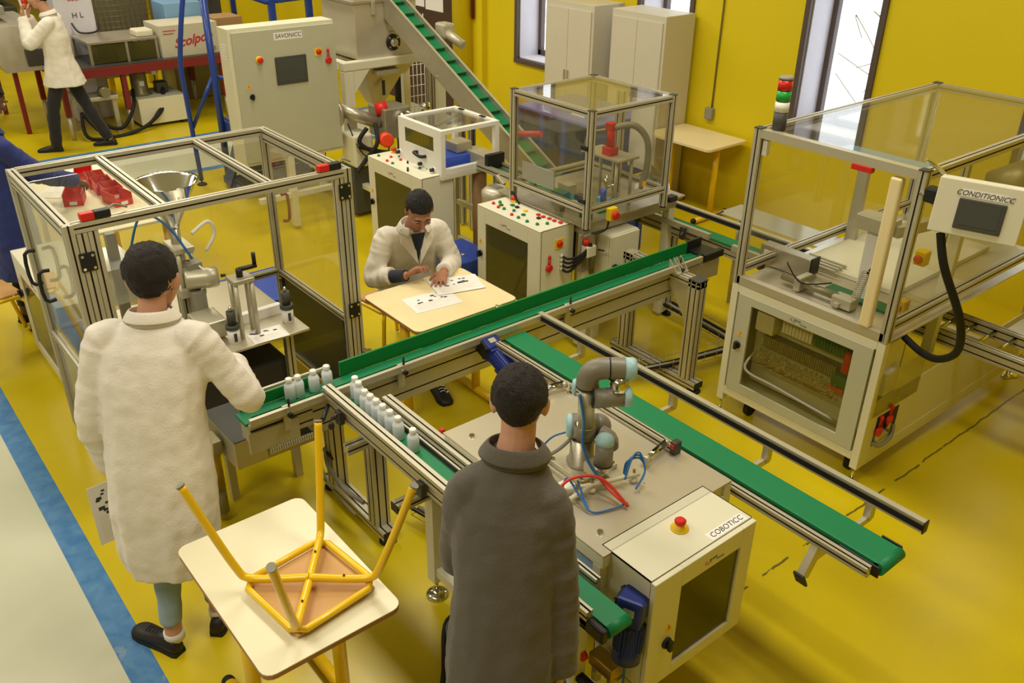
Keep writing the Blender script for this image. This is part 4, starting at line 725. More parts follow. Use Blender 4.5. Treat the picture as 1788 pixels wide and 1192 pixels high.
def tap(z0,z1,a,b,cx=X-.3,cy=4.5):
    return [[(cx-s[0],cy-s[1],z),(cx+s[0],cy-s[1],z),(cx+s[0],cy+s[1],z),(cx-s[0],cy+s[1],z)] for z,s in ((z0,a),(z1,b))]
m=MB(); m.loft(tap(1.38,1.2,(.3,.33),(.2,.24))+tap(1.2,.92,(.19,.2),(.06,.07))); o=m.build('lower_hopper','sheet',t)
for p in o.data.polygons: p.use_smooth=False
MB().box(X-.11,X-.1,4.47,4.5,1.02,1.16).build('slot_mark','slot',t); MB().box(X-.13,X+.02,4.35,4.6,1.24,1.28,.004).build('hopper_flange','alu',t)
MB().box(X-.02,X+.06,3.98,4.08,0.04,1.318,.004).build('frame_post','cream',t); MB().box(X-.02,X+.06,5.02,5.10,0.04,1.26,.01).build('frame_post','cream',t)
MB().box(X-.02,X+.06,3.98,5.0,1.32,1.40,.01).build('frame_beam','cream',t); MB().poly([(X-.02,5.0,1.40),(X-.02,5.10,1.27),(X-.02,5.02,1.2),(X-.02,4.92,1.32)],(.08,0,0)).build('frame_gusset','cream',t); MB().poly([(X-.018,4.081,1.319),(X-.018,4.25,1.319),(X-.018,4.081,1.12)],(.076,0,0)).build('frame_gusset','cream',t)
MB().box(X-.65,X-.601,3.98,4.06,.04,1.40,.01).build('frame_post','cream',t); MB().box(X-.65,X-.58,5.02,5.10,.04,1.4,.01).build('frame_post','cream',t); MB().box(X-.6,X-.021,3.98,4.05,1.33,1.399).build('frame_beam','cream',t); MB().box(X-.6,X-.02,5.03,5.10,1.33,1.40).build('frame_beam','cream',t)
MB().box(X-.6,X+.4,3.98,4.04,.28,.33,.004).build('low_rail','cream',t)
for y in (3.3,3.95): MB().box(-7.25,-7.18,y,y+.06,.03,.72,.005).build('cabinet_leg','cream',t)
MB().box(-7.24,-7.19,3.0,4.0,.3,.35,.005).build('low_rail','cream',t)
t=thing('soap_extruder','stainless extruder barrel with chrome head and an orange cover','machine',(-7.2,4.2,.5))
MB().cyl((-7.25,3.86,1.02),(-7.13,4.22,.86),.06,24).build('barrel','steel',t); MB().cyl((-7.27,3.84,.98),(-7.27,3.87,.98),.13,28).build('end_flange','steel',t)
MB().box(-7.32,-7.02,4.22,4.5,.72,1.0,.01).build('gear_housing','steel',t); MB().lathe((-7.02,4.43,.88),(1,.1,0),[(.085,0),(.085,.02),(.07,.025),(.07,.05),(.08,.055),(.08,.075),(.055,.09)],32).build('chrome_head','chrome',t); MB().cyl((-6.94,4.44,.88),(-6.925,4.442,.88),.05,24).build('head_opening','slot',t)
MB().cyl((-7.15,4.2,.98),(-7.1,4.3,1.0),.06,20).build('red_coupling','red',t); MB().lathe((-6.95,4.16,.76),(1,-.3,.1),[(.055,0),(.065,.02),(.065,.09),(.05,.1)],24).build('orange_cover','orange',t); MB().cyl((-7.0,4.6,.97),(-6.95,4.68,.99),.045,20).build('chrome_valve','chrome',t)
MB().box(-7.3,-7.05,3.9,4.1,.5,.8,.02).build('gearbox','cream',t); MB().box(-7.35,-7.1,3.9,4.4,.04,.5,.01).build('machine_stand','dgrey',t)
for pts in ([(-7.0,4.1,.9),(-6.9,4.05,.75),(-6.95,3.95,.6),(-6.95,3.85,.5)],[(-6.98,4.0,.88),(-6.98,3.92,.75),(-6.9,4.15,.62),(-6.85,4.45,.62)],[(-7.05,3.95,.7),(-6.9,4.1,.66),(-6.8,4.35,.62),(-6.5,4.4,.6)]): MB().tube(pts,.02).build('black_hose','rubber',t)
MB().tube([(-7.15,3.9,.9),(-7.0,3.95,.65),(-6.9,4.1,.58),(-6.9,4.2,.75)],.006).build('cable','rubber',t)
# SAVONICC cabinet
t=thing('control_cabinet','tall beige control cabinet labelled SAVONICC with a dark touch screen','cabinet',(-7.3,3.38,.68))
c0,c1,d0,d1,e0,e1=-7.40,-7.20,2.90,3.86,.66,1.80
MB().box(c0,c1,d0,d1,e0,e1,.004).build('cabinet_body','cream',t); d=MB().box(c1+.001,c1+.02,d0+.03,d1-.004,e0+.03,e1-.03,.003).build('door','grey',t)
s=MB().box(c1+.02,c1+.03,3.275,3.565,1.315,1.545,.005).build('screen_bezel','dgrey',d); MB().box(c1+.03,c1+.031,3.30,3.54,1.34,1.52).build('screen','screen',s)
l=MB().box(c1+.02,c1+.021,3.29,3.55,1.68,1.74).build('name_label','wplast',d); text('SAVONICC',.048,(c1+.0215,3.42,1.71),(0,1,0),(0,0,1),'ink',l,shear=.15)
e=MB().lathe((c1+.02,3.14,1.54),(1,0,0),[(.032,0),(.032,.005),(.02,.01)]).build('stop_collar','yel',d); MB().lathe((c1+.03,3.14,1.54),(1,0,0),[(.014,0),(.025,.01),(.025,.02),(.015,.028)]).build('stop_button','red',e)
e=MB().box(c1+.02,c1+.024,3.65,3.72,1.515,1.58,.002).build('switch_plate','yel',d); MB().lathe((c1+.024,3.69,1.55),(1,0,0),[(.025,0),(.02,.015),(.01,.02)]).build('rotary_isolator','red',e); padlock(d,(c1+.02,3.775,1.47),(1,0,0),1.3)
warn_sign(d,(c1+.021,3.02,1.33),(0,1,0),(1,0,0),.045); knob(d,(c1+.02,3.04,1.25),(1,0,0))
for k in range(6): MB().box(c0+.05,c1-.05,d0-.004,d0,1.55+k*.022,1.56+k*.022).build('vent_slot','white',t)
# ======== white cabinet at far left ========
t=thing('white_control_cabinet','white cabinet with clear door window attached to the left of the tall open enclosure','cabinet',(-5.65,1,.05))
q=cab(t,-6.2,-5.12,.84,1.15,.04,.74,(-6.08,-5.25,.12,.62),.46,-6.14)
# ======== big enclosure at left ========
t=thing('tall_enclosure','tall open aluminium enclosure with hinged glazed doors, around the funnel filling machine','enclosure',(-4.55,1.5,0))
x0,x1,y0,y1,zt=-5.06,-4.06,.79,2.18,1.58
for (a,c) in ((x0,y0),(x1,y0),(x0,y1),(x1,y1)): MB().prof((a,c,.02),(a,c,zt),.045,.045,up=(1,0,0)).build('corner_post',AL,t)
for x,n in ((x0,'r'),(x1,'f')): MB().prof((x,y0+.0225,zt-.02),(x,y1-.0225,zt-.02),.045,.045).build('top_beam',AL,t)
for y in (y0,y1,1.22,1.76): MB().prof((x0+.0225,y,zt-.02),(x1-.0225,y,zt-.02),.04,.04).build('top_beam',AL,t)
MB().prof((x1,y0+.05,.02),(x1,y0+.05,zt-.045),.045,.045,up=(1,0,0)).build('door_post',AL,t); MB().prof((x1,y0+.098,.02),(x1,y0+.098,zt-.045),.045,.045,up=(1,0,0)).build('door_post',AL,t)
MB().prof((x1,y1-.05,.02),(x1,y1-.05,zt-.045),.045,.045,up=(1,0,0)).build('door_post',AL,t)
for y,z in ((y0+.05,1.40),(y1-.025,.76),(y1-.025,1.46)):
    h=MB().box(x1+.022,x1+.03,y-.035,y+.035,z-.045,z+.045,.004).build('hinge','black',t)
    for a in (-.022,.022):
        for b in (-.03,.03): MB().cyl((x1+.03,y+a,z+b),(x1+.033,y+a,z+b),.007,8).build('screw','chrome',h)
for y in (y0,y1):
    for z in (.64,.06,1.52): MB().prof((x0+.0225,y,z),(x1-.0225,y,z),.035,.035).build('door_rail',AL,t)
    MB().box(x0+.02,x1-.02,y-.003,y+.003,.66,1.50).build('glazed_pane','clear',t)
MB().box(x0+.02,x1-.02,y1-.003,y1+.003,.08,.62).build('lower_panel','dark',t); MB().box(x0+.02,x1-.02,y0-.003,y0+.003,.08,.62).build('lower_panel','cloudy',t)
MB().box(x0-.003,x0+.003,y0+.02,y1-.02,.08,1.5).build('rear_pane','clear',t); MB().prof((x0,y0+.0225,.64),(x0,y1-.0225,.64),.035,.035).build('door_rail',AL,t)
for (z0,z1) in ((1.02,1.2),): MB().tube([(-4.86,y0-.02,z1),(-4.86,y0-.07,z1-.01),(-4.86,y0-.07,z0+.01),(-4.86,y0-.02,z0)],.01,8,3).build('door_handle','black',t); MB().tube([(-4.6,y0-.02,z1-.02),(-4.6,y0-.07,z1-.03),(-4.6,y0-.07,z0+.01),(-4.6,y0-.02,z0)],.01,8,3).build('door_handle','black',t)
MB().tube([(-4.95,y1+.02,1.18),(-4.95,y1+.06,1.17),(-4.95,y1+.06,1.02),(-4.95,y1+.02,1.01)],.01,8,3).build('door_handle','redp',t)
for y in (y0+.12,y1-.1): 
    q=MB().box(x1-.02,x1+.02,y-.06,y+.0,zt+.005,zt+.04,.004).build('safety_switch','red',t); MB().box(x1-.02,x1+.02,y+.0,y+.07,zt+.005,zt+.04,.004).build('switch_body','black',q); MB().tube([(x1,y+.05,zt+.02),(x1-.03,y+.1,zt+.04),(x1-.05,y+.16,zt+.01)],.005).build('switch_cable','gtube',q)
MB().cyl((x0+.02,y1,.60),(x0+.06,y1-.03,.60),.012,12).build('latch_pin','brass',t)
# inner table
t=thing('filling_table','grey steel worktable inside the tall open enclosure','table',(-4.5,1.4,0))
MB().box(-4.98,-4.1,.98,1.90,.685,.70,.002).build('steel_top','sheet',t)
for (a,c) in ((-4.9,1.05),(-4.18,1.05),(-4.9,1.8),(-4.18,1.8)): MB().prof((a,c,.03),(a,c,.685),.045,.045,up=(1,0,0)).build('leg',AL,t)
MB().box(-4.9,-4.2,1.1,1.8,.1,.5,.02).build('under_table_shade','slot',t)  # dark-coloured block standing in for the shaded space beneath the table
t=thing('filling_machine','steel filling machine with a shiny funnel, grey motor and cylinder stand','machine',(-4.6,1.45,.7))
fx,fy=-4.62,1.42; g=MB(); g.lathe((fx,fy,1.25),(0,0,1),[(.03,0),(.035,.02),(.155,.255),(.17,.262),(.165,.255),(.15,.25),(.03,.03),(.02,.03)],40); g.build('funnel','chrome',t)
MB().cyl((fx,fy,1.02),(fx,fy,1.26),.028,16).build('funnel_neck','steel',t); MB().box(fx-.08,fx+.1,fy-.05,fy+.06,1.13,1.16,.004).build('clamp_plate','alu',t)
for a,c in ((-.06,-.03),(.08,-.03),(-.06,.04),(.08,.04)): MB().cyl((fx+a,fy+c,.9),(fx+a,fy+c,1.15),.013,12).build('tie_rod','alu',t)
MB().box(fx-.08,fx+.12,fy-.06,fy+.08,.88,.93,.005).build('base_plate','alu',t); MB().prof((fx,fy,.7),(fx,fy,.88),.08,.08,up=(1,0,0)).build('stand',AL,t)
MB().lathe((-4.52,1.40,.98),(.35,.93,-.0),[(.05,0),(.055,.01),(.055,.1),(.058,.11),(.058,.16),(.045,.175)],28).build('motor','alu',t); MB().box(-4.58,-4.50,1.42,1.5,1.03,1.07,.005).build('motor_terminal_box','gtube',t); MB().cyl((-4.46,1.575,.98),(-4.45,1.60,.98),.01,8).build('motor_shaft','dark_belt',t)
MB().box(-4.56,-4.46,1.44,1.5,.99,1.0).build('motor_label','red',t); MB().tube([(-4.5,1.48,1.05),(-4.44,1.5,1.0),(-4.47,1.46,.92)],.006).build('motor_cable','panelw',t)
MB().prof((-4.48,1.44,.7),(-4.48,1.44,.92),.07,.07,False,up=(1,0,0)).build('motor_stand','gtube',t)
MB().tube([(-4.75,1.2,1.1),(-4.7,1.28,1.32),(-4.55,1.36,1.3),(-4.5,1.45,1.1)],.007).build('blue_air_hose','btube',t); MB().tube([(-4.6,1.5,1.2),(-4.6,1.6,1.25),(-4.58,1.62,1.18),(-4.56,1.55,1.1)],.01).build('white_hose','panelw',t)
MB().box(-4.95,-4.6,1.0,1.2,.9,1.1).build('clear_tray','cloudy',t); MB().prof((-4.75,1.12,.7),(-4.75,1.12,1.25),.05,.05,False,up=(1,0,0)).build('mast','gtube',t)
q=MB().box(-4.3,-4.19,1.54,1.66,1.02,1.045,.004).build('cylinder_head','alu',t)
for a,c in ((-4.28,1.555),(-4.21,1.555),(-4.28,1.645),(-4.21,1.645)): MB().cyl((a,c,.7),(a,c,1.02),.013,12).build('cylinder_post','alu',t)
MB().cyl((-4.245,1.6,1.045),(-4.245,1.6,1.09),.018,14).build('crank_hub','black',t); k=MB().box(-4.26,-4.23,1.6,1.70,1.075,1.095,.006).build('crank_arm','black',t); MB().cyl((-4.245,1.69,1.09),(-4.245,1.69,1.16),.011,12).build('crank_handle','black',k)
MB().box(-4.45,-4.25,1.35,1.5,.72,.82,.01).build('lever_block','alu',t)
for nm,(x,y),lab in (('cartridge',(-4.24,1.84),'grey and white cartridge standing at the right end of the steel table'),('cartridge',(-4.19,1.50),'grey and white cartridge beside the white sleeve on the steel table')):
    p=thing(nm,lab,'cartridge',(x,y,.70),'cartridges inside the enclosure'); MB().cyl((x,y,.70),(x,y,.79),.033,24).build('white_sleeve','wplast',p); MB().lathe((x,y,.79),(0,0,1),[(.038,0),(.038,.02),(.033,.022)],24).build('collar','dgrey',p); MB().cyl((x,y,.81),(x,y,.89),.024,20).build('piston_body','dgrey',p); MB().lathe((x,y,.89),(0,0,1),[(.01,0),(.01,.012),(.005,.03)]).build('nozzle','chrome',p)
    MB().box(x+.0335,x+.0345,y-.012,y+.005,.72,.77).build('printed_label','ink',p)
t=thing('white_block','long white foam strip at the back of the steel table','strip',(-4.38,1.8,.70)); MB().box(-4.40,-4.36,1.58,1.86,.70,.76,.003).build('strip_body','wplast',t)
def sheet(label,c,w,h,rot,z,n=0,cat='sheet of paper',name='printed_sheet',group=None,seed=1):
    p=thing(name,label,cat,(0,0,0),group); MB().box(-w/2,w/2,-h/2,h/2,0,.0015).build('paper','wplast',p); r=random.Random(seed); m=MB()
    for i in range(n): 
        x=r.uniform(-w*.4,w*.4); y=r.uniform(0,h*.4); s=r.uniform(.006,.013); m.box(x-s,x+s,y-s*.7,y+s*.7,.0015,.0019)
    if n: m.build('printed_pictures','ink',p)
    m=MB()
    for i in range(10):
        y=-.03*h-i*h*.042; m.box(-w*.4,-w*.4+w*.8*r.uniform(.5,1),y,y+.0016,.0015,.0018)
    m.build('printed_lines','locker',p); p.location=(*c,z); p.rotation_euler=(0,0,rot); return p
sheet('white sheet with diagrams lying on the steel table inside the enclosure',(-4.17,1.68),.2,.15,1.5,.7005,9,seed=3)
t=thing('blue_crate','bright blue moulded lid box on the floor behind the enclosure glass','box',(-5.55,2.3,0)); MB().box(-5.85,-5.35,2.05,2.5,0,.28,.04).build('crate_body','bluebox',t); MB().box(-5.88,-5.32,2.02,2.53,.26,.31,.02).build('crate_lid','bluebox',t)

# steel drive unit below the left end of the long conveyor
t=thing('drive_unit','steel box unit with dark slotted panel below the left end of the long conveyor','machine',(-3.7,1.3,0))
MB().box(-3.86,-3.5,1.17,1.33,.40,.555,.003).build('steel_box','sheet',t); MB().box(-3.86,-3.5,1.17,1.33,.556,.56).build('top_cover','dgrey',t)
MB().box(-3.83,-3.515,1.335,1.63,.39,.60,.003).build('side_body','steel',t); MB().box(-3.516,-3.508,1.345,1.62,.455,.595).build('dark_panel','slot',t)
g=MB()
for i in range(22): g.box(-3.512,-3.5,1.345+i*.0125,1.352+i*.0125,.42,.45)
g.build('slotted_duct','white',t)['kind']='stuff'
MB().cyl((-3.68,1.12,.22),(-3.68,1.12,.5),.035,16).build('vertical_motor','brass',t); MB().box(-3.74,-3.62,1.08,1.16,.44,.52,.01).build('gear_head','olive',t); MB().cyl((-3.7,1.12,.05),(-3.7,1.12,.22),.04,16).build('motor_stand','gtube',t)
for x,y in ((-3.82,1.24),(-3.80,1.6)): MB().box(x-.02,x+.02,y-.02,y+.02,0,.40).build('leg','alu',t)

t=thing('vertical_cable_tray','vertical wire cable tray with thick black and white cables behind the mixing hopper','cable tray',(-8.2,5.2,0))
MB().cyl((-8.2,5.12,0),(-8.2,5.12,1.6),.045,12).build('black_cable_bundle','rubber',t); MB().cyl((-8.18,5.21,0),(-8.18,5.21,1.6),.03,12).build('white_conduit','panelw',t)
g=MB()
for i in range(5): g.cyl((-8.2,5.26+i*.05,0),(-8.2,5.26+i*.05,1.6),.004,6)
for i in range(14): g.cyl((-8.2,5.26,.1+i*.11),(-8.2,5.46,.1+i*.11),.004,6)
g.build('wire_mesh','white',t)['kind']='stuff'
# ======== people ========
V=Vector
def addmods(o,vox,smooth=4,disp=None):
    r=o.modifiers.new('remesh','REMESH'); r.mode='VOXEL'; r.voxel_size=vox; r.use_smooth_shade=True
    if disp:
        for st,sc in disp:
            tx=bpy.data.textures.new('folds','CLOUDS'); tx.noise_scale=sc; tx.noise_depth=2; d=o.modifiers.new('folds','DISPLACE'); d.texture=tx; d.strength=st; d.mid_level=.5
    s=o.modifiers.new('smooth','SMOOTH'); s.iterations=smooth; s.factor=.5
def cloth(name,col,rough=.85): 
    m=mat(name,col,rough,0,.05,9,.25,120); m.node_tree.nodes['Principled BSDF'].inputs['Sheen Weight'].default_value=.15; return m
M.update(skin_l=mat('light_skin','#c9957a',.5,0,.06,20),skin_d=mat('dark_skin','#6b4534',.5,0,.06,20),skin_m=mat('medium_skin','#a87458',.5,0,.06,20),
 hair=mat('dark_brown_hair','#1c120b',.6,0,.3,60,.9,260),hairb=mat('black_hair','#100c0a',.5,0,.25,60,.9,260),coatw=cloth('white_lab_coat','#e6dfd2'),coatg=cloth('grey_work_coat','#5d574e'),coatb=cloth('blue_work_coat','#24306e'),
 jeans=cloth('pale_blue_jeans','#8ca0a8'),blackc=cloth('black_trousers','#201d1d'),shoe=mat('black_shoe','#1f1c1a',.5),sock=mat('white_sock','#dad6d0',.8),navy=cloth('navy_jumper','#232838'),eye=mat('eye_white','#e8e4dc',.3,0,0),lips=mat('lips','#9a5a4c',.5))
def hand(mb,w,d,up,curl=.4,s=1.0,thumb=1):
    """w wrist, d direction of the fingers, up = back of the hand normal, thumb=+1 thumb on (d x up) side"""
    w=V(w); d=V(d).normalized(); up=V(up); up=(up-d*up.dot(d)).normalized(); sd=d.cross(up)*thumb
    pc=w+d*.048*s; R3=Matrix((sd,d,up)).transposed(); mb.sph(pc,(.041*s,.054*s,.017*s),20,14,R3); mb.sph(w+d*.075*s,(.04*s,.026*s,.014*s),16,10,R3)
    L=(.072,.08,.074,.058)
    for k in range(4):
        off=(.030-.0205*k)*s; p=w+d*(.088-.004*abs(k-1))*s+sd*off; a=0; pts=[p-d*.012*s]; cur=d+sd*(.16-.11*k); cur.normalize()
        for j,fr in enumerate((.46,.3,.24)):
            a+=curl*(.55+.25*j)*(1+.12*k); v=(cur*math.cos(a)-up*math.sin(a)); p=p+v*L[k]*fr*s; pts.append(p)
        mb.tube(pts,[.0092*s,.0088*s,.0078*s,.0068*s],10,4); mb.sph(pts[-1],.0068*s,10,8)
    b=w+d*.025*s+sd*.03*s; t1=b+(sd*.75+d*.65-up*.3).normalized()*.036*s; t2=t1+(sd*.35+d*.85-up*.35).normalized()*.03*s
    mb.tube([w+d*.012*s+sd*.014*s,b,t1,t2],[.013*s,.0125*s,.0105*s,.008*s],10,4); mb.sph(t2,.008*s,10,8)
def headm(mb,c,R3,s=1.0):
    f=lambda x,y,z: V(c)+R3@V((x,y,z))*s
    mb.sph(f(0,-.012,.03),(.074*s,.092*s,.088*s),24,18,R3); mb.sph(f(0,.03,-.02),(.062*s,.06*s,.075*s),20,16,R3); mb.sph(f(0,.048,-.075),(.036*s,.035*s,.03*s),16,12,R3)
    mb.sph(f(0,.078,.028),(.05*s,.016*s,.014*s),16,10,R3) # brow
    mb.tube([f(0,.086,.02),f(0,.103,-.012),f(0,.108,-.026)],[.008*s,.011*s,.013*s],10,4); mb.sph(f(0,.104,-.026),(.017*s,.011*s,.01*s),12,8,R3)
    mb.sph(f(0,.083,-.052),(.024*s,.011*s,.009*s),14,8,R3)
    for q in (-1,1): 
        mb.sph(f(q*.037,.075,-.012),(.02*s,.018*s,.018*s),12,8,R3)
        mb.sph(f(q*.078,-.008,.0),(.009*s,.019*s,.031*s),12,10,R3@Euler((0,q*.12,q*-.35)).to_matrix())
def hairm(c,R3,s=1.0,seed=1,low=-.01,puff=0):
    mb=MB(); bm=mb.bm
    bmesh.ops.create_uvsphere(bm,u_segments=64,v_segments=44,radius=1)
    for v in bm.verts:
        d=v.co.normalized(); n=noise.noise(V((d.x*7+seed,d.y*7,d.z*3)))*.035+noise.noise(V((d.x*26+seed,d.y*26,d.z*8)))*.03
        r=V((d.x*(.083+puff),d.y*(.099+puff)-.016,d.z*(.093+puff)+.036))
        # hairline: raise at the face, reach the nape at the back
        if d.y>.25 and d.z<.30: r=V((r.x*.86,min(r.y,.052),r.z+.012))
        if d.z<-.25 and d.y<.2: r=V((r.x*.9,r.y*.98,max(r.z,low-.05)))
        v.co=V(c)+R3@(r*(1+n))*s
    for f in bm.faces: f.smooth=True
    return mb
def eyes(root,c,R3,s=1.0):
    for q in (-1,1):
        p=V(c)+R3@V((q*.031,.082,.008))*s; e=MB().sph(p-R3@V((0,.003,0))*s,.0105*s,14,10).build('eye','eye',root); MB().sph(p+R3@V((0,.0075,0))*s,.0052*s,10,8).build('iris','slot',e)
        MB().tube([V(c)+R3@V((q*x,.094 if x<.04 else .087,z))*s for x,z in ((.016,.028),(.031,.034),(.048,.027))],.0035*s,8,3).build('eyebrow','hairb',root)
    MB().tube([V(c)+R3@V((x,.094-.006*abs(x)/.02,-.052))*s for x in (-.02,0,.02)],.0035*s,8,3).build('lips','lips',root)
def lofted(mb,rings,segs=72,folds=0,seed=0,nfold=9,sq=2.4):
    """rings: (cx,cy,z,rx,ry,foldamp)"""
    R_=[]; N=len(rings)
    for i in range((N-1)*6+1):
        t=i/6; k=min(int(t),N-2); u=t-k; u=u*u*(3-2*u) if 0 else u; a,b=rings[k],rings[k+1]; cx,cy,z,rx,ry,fa=[a[j]*(1-u)+b[j]*u for j in range(6)]
        ring=[]
        for j in range(segs):
            th=2*PI*j/segs; c_,s_=math.cos(th),math.sin(th); e=2/sq; x=math.copysign(abs(c_)**e,c_)*rx; y=math.copysign(abs(s_)**e,s_)*ry
            f=1+fa*(math.sin(nfold*th+seed+.8*math.sin(z*5+seed))+.6*math.sin((nfold*2-3)*th+2.1*seed-z*3))*.6
            ring.append(V((cx+x*f,cy+y*f,z)))
        R_.append(ring)
    return mb.loft(R_)
def sleeve(mb,pts,rad,seed=0,amp=.05):
    pts=[V(p) for p in pts]; P=[];Q=[]
    for i in range(len(pts)-1):
        a=pts[max(i-1,0)];b=pts[i];c=pts[i+1];d=pts[min(i+2,len(pts)-1)]
        for k in range(12):
            t=k/12; P.append(.5*((2*b)+(c-a)*t+(2*a-5*b+4*c-d)*t*t+(3*b-a-3*c+d)*t**3)); Q.append(rad[i]*(1-t)+rad[i+1]*t)
    P.append(pts[-1]);Q.append(rad[-1]); Q=[q*(1+amp*noise.noise(V((i*.5+seed,seed,0)))*1.6) for i,q in enumerate(Q)]
    return mb.tube(P,Q,20,1,False)
def shoe(root,heel,toe,z=0,m='shoe',stripes=False,name='shoe'):
    heel,toe=V((heel[0],heel[1],z)),V((toe[0],toe[1],z)); d=(toe-heel); L=d.length; d.normalize(); sd=V((d.y,-d.x,0)); R3=Matrix((sd,d,V((0,0,1)))).transposed(); P=lambda x,y,zz: heel+sd*x+d*y+V((0,0,zz))
    mb=MB()
    rings=[]
    prof=[(0,.026,.0,.05),(.02,.034,.0,.085),(.09,.036,.0,.085),(.15,.042,.0,.062),(.21,.048,.0,.05),(.25,.044,.0,.042),(.275,.028,.002,.03),(.285,.008,.006,.02)]
    k=L/.285
    for y,w,z0,z1 in prof: rings.append([P(w*math.copysign(abs(math.cos(t))**.8,math.cos(t)),y*k,(z0+z1)/2+(z1-z0)/2*math.sin(t)) for t in [2*PI*i/20 for i in range(20)]])
    mb.loft(rings); s=mb.build(name,m,root); sb=s.modifiers.new('sub','SUBSURF'); sb.levels=2; sb.render_levels=2
    so=MB(); so.loft([[P(w*1.04*c_,y*k,zz) for c_,zz in ((-1,0),(1,0),(1,.016),(-1,.016))] for y,w,_,_ in prof[:-1]]); so.build('sole','rubber',s)
    for i in range(4): MB().tube([P(-.018,(.12+.022*i)*k,.076-.006*i),P(0,(.12+.022*i)*k,.084-.007*i),P(.018,(.12+.022*i)*k,.076-.006*i)],.0025,6,3).build('lace','rubber' if not stripes else 'wplast',s)
    if stripes:
        for i in range(3): MB().tube([P(-.045,(.10+.035*i)*k,.02),P(-.04,(.12+.035*i)*k,.05),P(-.022,(.13+.035*i)*k,.066-.006*i)],.006,8,4).build('stripe','sock',s)
def person(label,foot,yaw,J,skin='skin_l',hairc='hair',coat=None,coatname='lab_coat',rings=None,legm='jeans',group=None,vox=.005,face=True,collar=True,legrad=(.085,.06,.045),coatvox=.009,sleeverad=(.075,.068,.06,.056),trous=True,hs=1.0,seed=1,inner='sock',hair_low=-.01,hand_kw=({},{})):
    t=thing('person',label,'person',(0,0,0),group); he=Euler(J.get('head_rot',(0,0,0)),'XYZ').to_matrix(); hc=V(J['head'])
    b=MB(); headm(b,hc,he,hs); nb=V(J['neck']); b.tube([hc+he@V((0,-.018,-.03)),hc+he@V((0,-.02,-.08)),nb],[.052,.052,.058],16,4)
    shL,shR=V(J['shL']),V(J['shR']); hp=V(J['hip'])
    b.tube([nb,nb*.6+hp*.4,hp],[.052,.08,.09],20,6); b.tube([shL-V((0,0,.03)),(shL+shR)/2-V((0,0,.02)),shR-V((0,0,.03))],[.035,.05,.035],14,4)
    for sd,k in ((-1,'L'),(1,'R')):
        sh,el,wr=V(J['sh'+k]),V(J['el'+k]),V(J['wr'+k]); b.tube([sh,(sh+el)/2,el,(el+wr)/2,wr],[.05,.045,.038,.036,.026],14,4)
        hk=dict(J.get('hand'+k,{})); dr=hk.pop('d',None) or (wr-el); up=hk.pop('up',(0,0,1)); hand(b,wr,dr,up,**hk)
        kn,an=V(J['kn'+k]),V(J['an'+k]); hj=hp+V(J.get('right',(1,0,0)))*.09*sd; b.tube([hj,kn,an,an-V((0,0,.04))],[.07,.052,.036,.034],14,4)
    o=b.build('body',skin,t); addmods(o,vox,3)
    if face: eyes(t,hc,he,hs)
    hairm(hc,he,hs,seed,hair_low).build('hair',hairc,t)
    # trousers
    if trous:
        m=MB(); m.sph(hp,(.16,.11,.13),20,14)
        for sd,k in ((-1,'L'),(1,'R')):
            kn,an=V(J['kn'+k]),V(J['an'+k]); hj=hp+V(J.get('right',(1,0,0)))*.09*sd; sleeve(m,[hj,kn,an+V((0,0,J.get('cuff',.03)))],[legrad[0],legrad[1],legrad[2]],seed+3,.08)
        o=m.build('trousers',legm,t); addmods(o,.008,3,[(.008,.06)])
    m=MB(); lofted(m,rings,seed=seed)
    for k in 'LR':
        sh,el,wr=V(J['sh'+k]),V(J['el'+k]),V(J['wr'+k]); mid=V(J['neck']); sleeve(m,[mid*.35+sh*.65-V((0,0,.02)),sh,(sh+el)/2,el,(el+wr)/2,wr-(wr-el).normalized()*J.get('cuffgap'+k,.0)],[.06,sleeverad[0]*.93,sleeverad[1],sleeverad[1],sleeverad[2],sleeverad[3]],seed+ord(k),.10)
    o=m.build(coatname,coat,t); addmods(o,coatvox,4,[(.024,.2),(.007,.05)])
    if collar:
        m=MB(); n0=V(J['neck']); R_=[]
        for zz,r1,r2 in ((-.03,.10,.092),(.01,.082,.078),(.035,.074,.07),(.028,.086,.082),(-.012,.112,.104)):
            R_.append([n0+he@V((0,0,0))+V((r1*math.cos(a),r2*math.sin(a)-.0,zz+.018*math.sin(-a)+(.0))) for a in [2*PI*i/32+PI/2 for i in range(3,30)]])
        m.loft(R_,closed=False,caps=False); c=m.build('collar',coat,o); s=c.modifiers.new('thick','SOLIDIFY'); s.thickness=.004; s2=c.modifiers.new('s','SUBSURF'); s2.levels=1; s2.render_levels=1
    return t
def place(t,foot,face):  # face = world xy direction of local +y
    t.location=(foot[0],foot[1],0); t.rotation_euler=(0,0,math.atan2(face[1],face[0])-PI/2)
FH=(-.7727,.6347)
